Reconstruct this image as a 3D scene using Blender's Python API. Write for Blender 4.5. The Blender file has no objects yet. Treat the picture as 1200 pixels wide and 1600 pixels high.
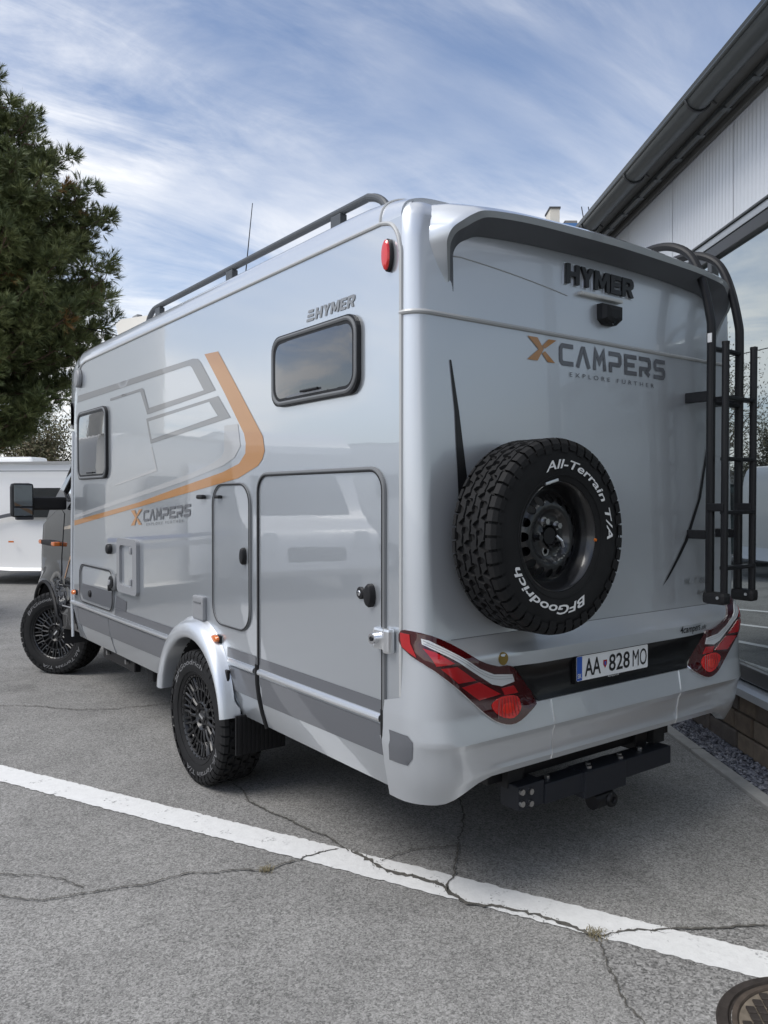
import bpy, bmesh, math, random
from mathutils import Vector, Matrix, geometry
random.seed(7)
sc = bpy.context.scene
COL = sc.collection
PI = math.pi
R = math.radians

# ------------------------------------------------------------------ camera
cam = bpy.data.cameras.new('camera'); camo = bpy.data.objects.new('camera', cam); COL.objects.link(camo)
sc.camera = camo
YAW, PITCH = R(36.54), math.atan(23/1245.)
Fv = Vector((math.sin(YAW)*math.cos(PITCH), math.cos(YAW)*math.cos(PITCH), -math.sin(PITCH)))
Rv = Vector((math.cos(YAW), -math.sin(YAW), 0)); Uv = Rv.cross(Fv)
CAM = Vector((-1.892, -2.412, 1.65))
m = Matrix((Rv, Uv, -Fv)).transposed().to_4x4(); m.translation = CAM
camo.matrix_world = m
cam.sensor_fit = 'VERTICAL'; cam.sensor_height = 36; cam.lens = 36*1245/1600.
cam.clip_start = .05; cam.clip_end = 3000

# ------------------------------------------------------------------ light
SUN_EL, SUN_AZ = R(52), R(-82)          # azimuth measured from +Y towards +X
sdir = Vector((math.sin(SUN_AZ)*math.cos(SUN_EL), math.cos(SUN_AZ)*math.cos(SUN_EL), math.sin(SUN_EL)))
sun = bpy.data.lights.new('sun', 'SUN'); suno = bpy.data.objects.new('sun', sun); COL.objects.link(suno)
sun.energy = 1.5; sun.angle = R(32); sun.color = (1, .965, .91)
suno.rotation_euler = (-sdir).to_track_quat('-Z', 'Y').to_euler()
wd = bpy.data.worlds.new('World'); sc.world = wd; wd.use_nodes = True
def build_world():
    nt = wd.node_tree; N = nt.nodes; L = nt.links; N.clear()
    out = N.new('ShaderNodeOutputWorld'); bg = N.new('ShaderNodeBackground'); bg.inputs[1].default_value = .1
    sky = N.new('ShaderNodeTexSky'); sky.sky_type = 'NISHITA'; sky.sun_disc = False
    sky.sun_elevation = SUN_EL; sky.sun_rotation = SUN_AZ; sky.air_density = 1.0; sky.dust_density = 1.2; sky.ozone_density = 1.6
    tc = N.new('ShaderNodeTexCoord'); sp = N.new('ShaderNodeSeparateXYZ'); L.new(tc.outputs['Generated'], sp.inputs[0])
    def math_(op, a, b=None, clamp=False):
        n = N.new('ShaderNodeMath'); n.operation = op; n.use_clamp = clamp
        for i, v in enumerate((a, b)):
            if v is None: continue
            if isinstance(v, (int, float)): n.inputs[i].default_value = v
            else: L.new(v, n.inputs[i])
        return n.outputs[0]
    zc = math_('ADD', math_('MAXIMUM', sp.outputs[2], 0.0), .22)
    px = math_('DIVIDE', sp.outputs[0], zc); py = math_('DIVIDE', sp.outputs[1], zc)
    cb = N.new('ShaderNodeCombineXYZ'); L.new(px, cb.inputs[0]); L.new(py, cb.inputs[1])
    def noise(scale, stretch, rot, loc, detail, rough, dist):
        mp = N.new('ShaderNodeMapping'); mp.inputs['Rotation'].default_value = (0, 0, R(rot)); mp.inputs['Scale'].default_value = stretch
        mp.inputs['Location'].default_value = loc
        L.new(cb.outputs[0], mp.inputs[0])
        n = N.new('ShaderNodeTexNoise'); n.inputs['Scale'].default_value = scale; n.inputs['Detail'].default_value = detail
        n.inputs['Roughness'].default_value = rough; n.inputs['Distortion'].default_value = dist
        L.new(mp.outputs[0], n.inputs['Vector']); return n.outputs[0]
    def ramp(v, a, b, hi=1.0):
        n = N.new('ShaderNodeMapRange'); n.interpolation_type = 'SMOOTHSTEP'; L.new(v, n.inputs[0])
        n.inputs[1].default_value = a; n.inputs[2].default_value = b; n.inputs[3].default_value = 0; n.inputs[4].default_value = hi
        return n.outputs[0]
    big = ramp(noise(.75, (1, .75, 1), 25, (-7.7, -1.4, 0), 4, .5, .5), .34, .57)
    streak = ramp(noise(1.5, (.55, 1.5, 1), 28, (6.6, 5.5, 0), 10, .62, .9), .30, .74)
    fine = ramp(noise(4.2, (.6, 1.5, 1), 18, (4.0, .2, 0), 9, .66, 1.2), .34, .76)
    c = math_('MULTIPLY', big, math_('ADD', math_('MULTIPLY', streak, .85), math_('MULTIPLY', fine, .35)), True)
    c = math_('ADD', c, math_('MULTIPLY', streak, .09), True)
    hor = math_('POWER', math_('SUBTRACT', 1.0, math_('MAXIMUM', sp.outputs[2], 0.0)), 3.2)
    c = math_('ADD', c, math_('MULTIPLY', hor, .42), True)
    c = math_('MULTIPLY', c, .93)
    mx = N.new('ShaderNodeMixRGB'); L.new(c, mx.inputs[0]); wb = N.new('ShaderNodeMixRGB'); wb.blend_type = 'MULTIPLY'; wb.inputs[0].default_value = 1; L.new(sky.outputs[0], wb.inputs[1]); wb.inputs[2].default_value = (.70, .78, .88, 1); L.new(wb.outputs[0], mx.inputs[1]); 
    # thin cloud scatters forward: it is brighter towards the sun
    vd = N.new('ShaderNodeVectorMath'); vd.operation = 'DOT_PRODUCT'; L.new(tc.outputs['Generated'], vd.inputs[0]); vd.inputs[1].default_value = tuple(sdir)
    gl = math_('POWER', math_('MULTIPLY_ADD' if 0 else 'MULTIPLY', math_('ADD', vd.outputs['Value'], 1.0), .5, True), 3.0)
    br = math_('ADD', math_('MULTIPLY', gl, .35), .92)
    cc = N.new('ShaderNodeVectorMath'); cc.operation = 'SCALE'; cc.inputs[0].default_value = (6.9, 6.85, 6.8); L.new(br, cc.inputs['Scale']); L.new(cc.outputs[0], mx.inputs[2])
    L.new(mx.outputs[0], bg.inputs[0]); L.new(bg.outputs[0], out.inputs[0])
build_world()
sc.view_settings.view_transform = 'Standard'; sc.view_settings.look = 'None'; sc.view_settings.gamma = 1
sc.view_settings.exposure = 0.85
sc.view_settings.use_curve_mapping = False

# ------------------------------------------------------------------ materials
MATS = {}
def mat(name, col, rough=.5, metal=0, coat=0, coatr=.02, spec=.5, trans=0, emis=None, var=0, vscale=6, bump=0, bscale=40, bdist=.002, alpha=1, wave=0):
    if name in MATS: return MATS[name]
    m = bpy.data.materials.new(name); m.use_nodes = True; nt = m.node_tree; b = nt.nodes['Principled BSDF']
    I = b.inputs
    I['Base Color'].default_value = (*col, 1); I['Roughness'].default_value = rough; I['Metallic'].default_value = metal
    I['Specular IOR Level'].default_value = spec; I['Transmission Weight'].default_value = trans
    I['Coat Weight'].default_value = coat; I['Coat Roughness'].default_value = coatr
    I['Alpha'].default_value = alpha; I['Coat IOR'].default_value = 2.05 if name == 'silver_paint' else 1.5
    tc = nt.nodes.new('ShaderNodeTexCoord')
    def noise(scale, det=5, rough_=.55):
        n = nt.nodes.new('ShaderNodeTexNoise'); n.inputs['Scale'].default_value = scale; n.inputs['Detail'].default_value = det
        n.inputs['Roughness'].default_value = rough_
        nt.links.new(tc.outputs['Object'], n.inputs['Vector']); return n.outputs[0]
    if var:
        mr = nt.nodes.new('ShaderNodeMapRange'); nt.links.new(noise(vscale), mr.inputs[0])
        mr.inputs[1].default_value = .25; mr.inputs[2].default_value = .75; mr.inputs[3].default_value = 1-var; mr.inputs[4].default_value = 1+var
        mu = nt.nodes.new('ShaderNodeMixRGB'); mu.blend_type = 'MULTIPLY'; mu.inputs[0].default_value = 1; mu.inputs[1].default_value = (*col, 1)
        nt.links.new(mr.outputs[0], mu.inputs[2]); nt.links.new(mu.outputs[0], I['Base Color'])
    if bump:
        bp = nt.nodes.new('ShaderNodeBump'); bp.inputs['Strength'].default_value = bump; bp.inputs['Distance'].default_value = bdist
        nt.links.new(noise(bscale), bp.inputs['Height']); nt.links.new(bp.outputs[0], I['Normal'])
        if coat: nt.links.new(bp.outputs[0], I['Coat Normal'])
    MATS[name] = m; return m

SILVER = mat('silver_paint', (.50, .53, .562), .30, .70, 1.0, .004, bump=.13, bscale=1.3, bdist=.006)
SILVER2 = mat('silver_paint_moulding', (.60, .625, .655), .36, .66, 1.0, .03, bump=.05, bscale=2.2, bdist=.006)
BEAD = mat('grey_bead', (.42, .425, .42), .45, .1, .3)
TRIM = mat('satin_aluminium', (.74, .75, .76), .28, .9)
GREYD = mat('grey_decal', (.105, .11, .122), .45, .1, .6, .03)
GREYF = mat('grey_print', (.20, .205, .21), .45, .1, .8, .02)
GREYP = mat('pale_grey_print', (.40, .405, .41), .42, .2, .9, .015)
ORANGE = mat('copper_orange_print', (.40, .19, .06), .42, .15, .9, .015)
SANDP = mat('sand_print', (.50, .42, .32), .42, .15, .9, .015)
BLACKD = mat('black_decal', (.008, .008, .009), .45, 0, .1)
BPLAST = mat('black_plastic', (.010, .010, .011), .5, spec=.3, bump=.15, bscale=300, bdist=.0006)
DGREYP = mat('dark_grey_plastic', (.035, .037, .042), .55)
SEAL = mat('grey_rubber_seal', (.13, .135, .14), .55)
GREYPL = mat('mid_grey_plastic', (.22, .225, .235), .5)
RUBBER = mat('tyre_rubber', (.011, .011, .0115), .72, spec=.25, var=.25, vscale=9, bump=.3, bscale=160, bdist=.001)
GLOSSB = mat('gloss_black_paint', (.005, .005, .006), .08, 0, 1.0, .01)
RIMB = mat('satin_black_alloy', (.009, .009, .010), .36, .1, .2, .1)
STEELB = mat('gloss_black_steel', (.006, .006, .007), .3, .0, .5, .08)
CHROME = mat('chrome', (.75, .76, .78), .08, 1)
BOLT = mat('zinc_bolt', (.45, .45, .45), .35, 1)
POWDER = mat('black_powder_coat', (.006, .006, .0075), .42, 0, .1, .2, spec=.3)
POWDG = mat('anthracite_powder_coat', (.016, .018, .024), .5, 0, spec=.3)
RAILG = mat('anthracite_anodised_rail', (.075, .08, .085), .42, .3)
ACRYL = mat('tinted_acrylic_window', (.055, .06, .068), .03, .25, 1.0, .005, bump=.25, bscale=2.5, bdist=.006)
GLASSD = mat('dark_vehicle_glass', (.012, .015, .017), .02, 0, 1.0, .005)
REDL = mat('red_lens', (.36, .006, .009), .12, 0, 1.0, .01)
REDB = mat('bright_red_reflector', (.62, .012, .010), .10, .1, 1.0, .01, bump=.5, bscale=60, bdist=.003)
REDK = mat('smoked_red_lens', (.045, .002, .003), .08, 0, 1.0, .01)
CLEARL = mat('ribbed_clear_lens', (.62, .63, .64), .12, .2, 1.0, .01)
AMBER = mat('amber_lens', (.62, .15, .015), .18, 0, 1.0, .02)
WHITEP = mat('white_vehicle_paint', (.84, .84, .83), .3, 0, .6, .03)
PLATEW = mat('plate_white', (.74, .75, .76), .35, 0, .2)
PLATEB = mat('plate_blue', (.02, .09, .42), .35, 0, .2)
WHITET = mat('white_lettering', (.72, .72, .71), .6)
GREYT = mat('grey_lettering', (.16, .16, .165), .6)
GOLD = mat('dull_gold', (.30, .21, .06), .35, .8)
DARK = mat('underbody_black', (.010, .010, .011), .8)

# ------------------------------------------------------------------ mesh helpers
def setp(o, label=None, cat=None, group=None, kind=None):
    if label: o['label'] = label
    if cat: o['category'] = cat
    if group: o['group'] = group
    if kind: o['kind'] = kind
    return o
def empty(name, loc, label=None, cat=None, group=None, rz=0):
    o = bpy.data.objects.new(name, None); COL.objects.link(o); o.location = loc; o.rotation_euler = (0, 0, rz); o.empty_display_size = .2
    bpy.context.view_layer.update()
    return setp(o, label, cat, group)
def attach(o, parent):
    """parent keeping world placement"""
    if parent is not None:
        o.parent = parent; o.matrix_parent_inverse = wmat(parent).inverted()
def wmat(o):
    lm = o.matrix_basis
    return lm if o.parent is None else wmat(o.parent) @ o.matrix_parent_inverse @ lm
class MB:
    def __init__(s): s.v = []; s.f = []; s.sm = []; s.mi = []
    def add(s, vs, fs, smooth=False, mi=0):
        n = len(s.v); s.v += [tuple(p) for p in vs]
        for f in fs: s.f.append(tuple(i+n for i in f)); s.sm.append(smooth); s.mi.append(mi)
        return s
    def box(s, c, d, rz=0, rx=0, ry=0, bev=0, mi=0):
        hx, hy, hz = d[0]/2, d[1]/2, d[2]/2
        M = Matrix.Translation(c) @ Matrix.Rotation(rz, 4, 'Z') @ Matrix.Rotation(ry, 4, 'Y') @ Matrix.Rotation(rx, 4, 'X')
        if bev <= 0:
            P = [Vector((x, y, z)) for x in (-hx, hx) for y in (-hy, hy) for z in (-hz, hz)]
            s.add([M @ p for p in P], [(0, 1, 3, 2), (4, 6, 7, 5), (0, 4, 5, 1), (2, 3, 7, 6), (0, 2, 6, 4), (1, 5, 7, 3)], mi=mi)
        else:
            bm = bmesh.new(); bmesh.ops.create_cube(bm, size=1)
            for v in bm.verts: v.co = Vector((v.co.x*d[0], v.co.y*d[1], v.co.z*d[2]))
            bmesh.ops.bevel(bm, geom=bm.edges[:], offset=min(bev, hx*.95, hy*.95, hz*.95), segments=2, affect='EDGES', profile=.6)
            bm.verts.ensure_lookup_table(); bm.verts.index_update()
            s.add([M @ v.co for v in bm.verts], [[v.index for v in f.verts] for f in bm.faces], mi=mi); bm.free()
        return s
    def tube(s, path, r, seg=10, cap=True, closed=False, mi=0, sx=1.0):
        P = [Vector(p) for p in path]; n = len(P); rr = r if isinstance(r, (list, tuple)) else [r]*n
        T = []
        for i in range(n):
            a = P[(i-1) % n] if (closed or i > 0) else P[i]; b = P[(i+1) % n] if (closed or i < n-1) else P[i]
            T.append((b-a).normalized())
        up = Vector((0, 0, 1)) if abs(T[0].z) < .9 else Vector((1, 0, 0))
        nx = T[0].cross(up).normalized(); vs = []
        for i in range(n):
            if i: nx = (nx - T[i]*nx.dot(T[i])).normalized()
            ny = T[i].cross(nx)
            for k in range(seg):
                a = 2*PI*k/seg; vs.append(P[i]+nx*(math.cos(a)*rr[i]*sx)+ny*(math.sin(a)*rr[i]))
        fs = []
        for i in range(n if closed else n-1):
            for k in range(seg):
                j = (i+1) % n; fs.append((i*seg+k, i*seg+(k+1) % seg, j*seg+(k+1) % seg, j*seg+k))
        s.add(vs, fs, True, mi)
        if cap and not closed:
            s.add([vs[k] for k in range(seg)], [tuple(range(seg))[::-1]], False, mi); s.add([vs[(n-1)*seg+k] for k in range(seg)], [tuple(range(seg))], False, mi)
        return s
    def cyl(s, p0, p1, r, seg=16, r1=None, mi=0): return s.tube([p0, p1], [r, r if r1 is None else r1], seg, mi=mi)
    def loft(s, rings, closed=True, cap=False, smooth=True, mi=0):
        n = len(rings[0]); vs = [p for r in rings for p in r]; fs = []
        for i in range(len(rings)-1):
            for k in range(n if closed else n-1):
                fs.append((i*n+k, i*n+(k+1) % n, (i+1)*n+(k+1) % n, (i+1)*n+k))
        s.add(vs, fs, smooth, mi)
        if cap:
            s.add(rings[0], [tuple(range(n))[::-1]], False, mi); s.add(rings[-1], [tuple(range(n))], False, mi)
        return s
    def lathe(s, prof, M=Matrix.Identity(4), seg=48, mi=0, smooth=True, closedp=False):
        """profile (x, r): axis is local X"""
        n = len(prof); vs = []
        for k in range(seg):
            a = 2*PI*k/seg
            for (x, r) in prof: vs.append(M @ Vector((x, r*math.cos(a), r*math.sin(a))))
        fs = []
        for k in range(seg):
            for i in range(n if closedp else n-1):
                j = (i+1) % n; k2 = (k+1) % seg; fs.append((k*n+i, k*n+j, k2*n+j, k2*n+i))
        return s.add(vs, fs, smooth, mi)
    def patch(s, poly, fn, off=.002, depth=0, grid=0, holes=(), mi=0, smooth=True):
        """fill a 2D polygon, map it through fn(a,b,off); thickness back to off-depth"""
        loops = [list(poly)]+[list(h) for h in holes]
        V = []; E = []
        for lp in loops:
            if grid:
                q = []
                for i, a in enumerate(lp):
                    b = lp[(i+1) % len(lp)]; d = math.hypot(b[0]-a[0], b[1]-a[1]); k = max(1, int(d/grid))
                    q += [(a[0]+(b[0]-a[0])*t/k, a[1]+(b[1]-a[1])*t/k) for t in range(k)]
                lp = q
            n0 = len(V); V += [Vector(p) for p in lp]; E += [(n0+i, n0+(i+1) % len(lp)) for i in range(len(lp))]
        nb = len(V)
        if grid:
            xs = [p[0] for p in poly]; ys = [p[1] for p in poly]
            x = min(xs)+grid/2
            while x < max(xs):
                y = min(ys)+grid/2
                while y < max(ys): V.append(Vector((x, y))); y += grid
                x += grid
        r = geometry.delaunay_2d_cdt(V, E, [], 0, 1e-6)
        ov, oe, of = r[0], r[1], r[2]
        def inside(p):
            c = False
            for lp in loops:
                n = len(lp)
                for i in range(n):
                    a, b = lp[i], lp[(i+1) % n]
                    if (a[1] > p[1]) != (b[1] > p[1]) and p[0] < (b[0]-a[0])*(p[1]-a[1])/(b[1]-a[1])+a[0]: c = not c
            return c
        keep = [f for f in of if inside(((ov[f[0]].x+ov[f[1]].x+ov[f[2]].x)/3, (ov[f[0]].y+ov[f[1]].y+ov[f[2]].y)/3))]
        used = sorted({i for f in keep for i in f}); ix = {i: k for k, i in enumerate(used)}
        s.add([fn(ov[i].x, ov[i].y, off) for i in used], [tuple(ix[i] for i in f) for f in keep], smooth, mi)
        if depth:
            cnt = {}
            for f in keep:
                for i in range(3):
                    e = (f[i], f[(i+1) % 3]); k = tuple(sorted(e)); cnt.setdefault(k, []).append(e)
            for k, l in cnt.items():
                if len(l) == 1:
                    a, b = l[0]; A, B = ov[a], ov[b]
                    s.add([fn(A.x, A.y, off), fn(B.x, B.y, off), fn(B.x, B.y, off-depth), fn(A.x, A.y, off-depth)], [(0, 1, 2, 3)], False, mi)
        return s
    def strip(s, pl, t, fn, off, depth=0, mi=0):
        """mitred stroke along a 2D polyline"""
        P = [Vector(p) for p in pl]; n = len(P); Lf = []; Rt = []
        for i in range(n):
            d0 = (P[i]-P[i-1]).normalized() if i else None; d1 = (P[i+1]-P[i]).normalized() if i < n-1 else None
            if d0 is None: d0 = d1
            if d1 is None: d1 = d0
            nrm = Vector((-(d0.y+d1.y), d0.x+d1.x))
            if nrm.length < 1e-4: nrm = Vector((-d0.y, d0.x))
            nrm.normalize(); c = max(.45, nrm.dot(Vector((-d0.y, d0.x)))); w = t/2/c
            Lf.append(P[i]+nrm*w); Rt.append(P[i]-nrm*w)
        for i in range(n-1):
            q = [Lf[i], Lf[i+1], Rt[i+1], Rt[i]]
            s.add([fn(p.x, p.y, off) for p in q], [(0, 1, 2, 3)], False, mi)
            if depth:
                for a, b in ((Lf[i], Lf[i+1]), (Rt[i], Rt[i+1])):
                    s.add([fn(a.x, a.y, off), fn(b.x, b.y, off), fn(b.x, b.y, off-depth), fn(a.x, a.y, off-depth)], [(0, 1, 2, 3)], False, mi)
        if depth:
            for i in (0, n-1):
                a, b = Lf[i], Rt[i]; s.add([fn(a.x, a.y, off), fn(b.x, b.y, off), fn(b.x, b.y, off-depth), fn(a.x, a.y, off-depth)], [(0, 1, 2, 3)], False, mi)
        return s
    def mesh(s, name, mats):
        me = bpy.data.meshes.new(name); me.from_pydata(s.v, [], s.f)
        me.polygons.foreach_set('use_smooth', s.sm); me.polygons.foreach_set('material_index', s.mi)
        for m in (mats if isinstance(mats, (list, tuple)) else [mats]): me.materials.append(m)
        me.update()
        if any(s.sm):
            bm = bmesh.new(); bm.from_mesh(me)
            for e in bm.edges:
                if len(e.link_faces) == 2 and e.calc_face_angle(0) > .52: e.smooth = False
            bm.to_mesh(me); bm.free()
        return me
    def build(s, name, mats, parent=None, label=None, cat=None, group=None, kind=None, weld=False):
        me = s.mesh(name, mats)
        if weld:
            bm = bmesh.new(); bm.from_mesh(me); bmesh.ops.remove_doubles(bm, verts=bm.verts, dist=1e-5); bmesh.ops.recalc_face_normals(bm, faces=bm.faces); bm.to_mesh(me); bm.free()
        o = bpy.data.objects.new(name, me); COL.objects.link(o); attach(o, parent)
        return setp(o, label, cat, group, kind)
def inst(name, me, M, parent, **k):
    o = bpy.data.objects.new(name, me); COL.objects.link(o); o.matrix_basis = M; attach(o, parent); return setp(o, **k)
def rrect(cx, cy, w, h, r, n=6):
    r = min(r, w/2*.99, h/2*.99); P = []
    for (sx, sy, a0) in ((1, 1, 0), (-1, 1, 90), (-1, -1, 180), (1, -1, 270)):
        for i in range(n+1):
            a = R(a0+90*i/n); P.append((cx+sx*(w/2-r)+r*math.cos(a), cy+sy*(h/2-r)+r*math.sin(a)))
    return P
def smoothpoly(P, n=4, closed=True):
    """catmull-rom"""
    out = []; N = len(P)
    rng = range(N) if closed else range(N-1)
    for i in rng:
        g = (lambda k: P[k % N]) if closed else (lambda k: P[max(0, min(N-1, k))])
        p0, p1, p2, p3 = g(i-1), g(i), g(i+1), g(i+2)
        for j in range(n):
            t = j/n
            out.append(tuple(.5*((2*b)+(c-a)*t+(2*a-5*b+4*c-d)*t*t+(3*b-a-3*c+d)*t**3) for a, b, c, d in zip(p0, p1, p2, p3)))
    if not closed: out.append(tuple(P[-1]))
    return out
def textmesh(txt, size=1, bold=0, shear=0, extr=0, space=1.0):
    """built-in font as (verts2d, faces, width)"""
    cu = bpy.data.curves.new('t', 'FONT'); cu.body = txt; cu.size = size; cu.offset = bold; cu.shear = shear; cu.space_character = space; cu.resolution_u = 3
    o = bpy.data.objects.new('t', cu); COL.objects.link(o)
    dg = bpy.context.evaluated_depsgraph_get(); me = bpy.data.meshes.new_from_object(o.evaluated_get(dg))
    V = [(v.co.x, v.co.y) for v in me.vertices]; F = [tuple(p.vertices) for p in me.polygons]
    bpy.data.objects.remove(o); bpy.data.curves.remove(cu); bpy.data.meshes.remove(me)
    return V, F
def letters(V, F):
    """split flat text into one (verts, faces) per character"""
    par = list(range(len(V)))
    def find(a):
        while par[a] != a: par[a] = par[par[a]]; a = par[a]
        return a
    for f in F:
        for i in f[1:]: par[find(i)] = find(f[0])
    isl = {}
    for i in range(len(V)): isl.setdefault(find(i), []).append(i)
    G = sorted(([min(V[i][0] for i in g), max(V[i][0] for i in g), g] for g in isl.values()), key=lambda q: q[0]); out = []
    for g in G:
        if out and g[0] < out[-1][1]-.35*(g[1]-g[0]): out[-1][1] = max(out[-1][1], g[1]); out[-1][2] = out[-1][2]+g[2]
        else: out.append(g)
    res = []
    for g in out:
        ix = {v: k for k, v in enumerate(g[2])}
        fs = [tuple(ix[i] for i in f) for f in F if f[0] in ix]
        if fs: res.append(([V[i] for i in g[2]], fs))
    return res
def fit(V, x0, x1, y0, y1):
    xs = [p[0] for p in V]; ys = [p[1] for p in V]
    return [(x0+(p[0]-min(xs))/(max(xs)-min(xs))*(x1-x0), y0+(p[1]-min(ys))/(max(ys)-min(ys))*(y1-y0)) for p in V]
# geometric stroke letters on a unit box
GL = {'C': [[(1, 1), (.14, 1), (0, .84), (0, .16), (.14, 0), (1, 0)]], 'A': [[(0, 0), (.44, 1), (.56, 1), (1, 0)]],
      'M': [[(0, 0), (.1, 1), (.5, .35), (.9, 1), (1, 0)]], 'P': [[(0, 0), (0, .36), (.88, .36), (1, .5), (1, .87), (.88, 1), (0, 1)]],
      'E': [[(1, 1), (0, 1), (0, 0), (1, 0)], [(.12, .5), (.92, .5)]], 'R': [[(0, 0), (0, .38), (.86, .38), (1, .52), (1, .88), (.88, 1), (0, 1)], [(.5, .28), (.95, 0)]],
      'S': [[(1, 1), (.12, 1), (0, .88), (0, .62), (.12, .5), (.88, .5), (1, .38), (1, .12), (.88, 0), (0, 0)]],
      'H': [[(0, 0), (0, 1)], [(1, 0), (1, 1)], [(.16, .5), (.84, .5)]], 'Y': [[(0, 1), (.5, .45), (1, 1)], [(.5, .40), (.5, 0)]]}
def strokes(name, word, x0, x1, y0, y1, t, fn, off, m, parent, depth=0, gap=.32, shear=0):
    n = len(word); cw = (x1-x0)/(n+(n-1)*gap); hh = y1-y0
    for i, ch in enumerate(word):
        bx = x0+i*cw*(1+gap); mb = MB()
        for pl in GL[ch]:
            Q = [(bx+t/2+p[0]*(cw-t)+shear*(t/2+p[1]*(hh-t)), y0+t/2+p[1]*(hh-t)) for p in pl]
            def ext(a, b): d = Vector(a)-Vector(b); d.normalize(); return (a[0]+d.x*t*.5, a[1]+d.y*t*.5)
            if len(Q) > 2: Q[0] = ext(Q[0], Q[1]); Q[-1] = ext(Q[-1], Q[-2])
            mb.strip(Q, t, fn, off, depth)
        mb.build(name, m, parent)
BL = {'H': (1, [(0, 0), (.3, 0), (.3, .38), (.7, .38), (.7, 0), (1, 0), (1, 1), (.7, 1), (.7, .62), (.3, .62), (.3, 1), (0, 1)], None),
      'Y': (1, [(.36, 0), (.64, 0), (.64, .38), (1, 1), (.68, 1), (.5, .64), (.32, 1), (0, 1), (.36, .38)], None),
      'M': (1.2, [(0, 0), (.22, 0), (.22, .60), (.42, .12), (.58, .12), (.78, .60), (.78, 0), (1, 0), (1, 1), (.72, 1), (.5, .47), (.28, 1), (0, 1)], None),
      'E': (.86, [(0, 0), (1, 0), (1, .24), (.34, .24), (.34, .39), (.9, .39), (.9, .61), (.34, .61), (.34, .76), (1, .76), (1, 1), (0, 1)], None),
      'R': (1, [(0, 0), (.3, 0), (.3, .34), (.48, .34), (.68, 0), (1, 0), (.76, .38), (.95, .5), (1, .68), (.95, .88), (.78, 1), (0, 1)], [(.3, .56), (.62, .56), (.68, .66), (.62, .77), (.3, .77)])}
def block(name, word, x0, x1, y0, y1, fn, off, m, parent, depth=0, gap=.12, shear=0, grow=0):
    tot = sum(BL[c][0] for c in word)+gap*(len(word)-1); k = (x1-x0)/tot; x = x0; h = y1-y0
    for c in word:
        w, P, Hh = BL[c]; f = lambda p: (x+p[0]*w*k+shear*p[1]*h, y0+p[1]*h)
        MB().patch([f(p) for p in P], fn, off, depth, holes=[[f(p) for p in Hh]] if Hh else ()).build(name, m, parent); x += (w+gap)*k

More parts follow.
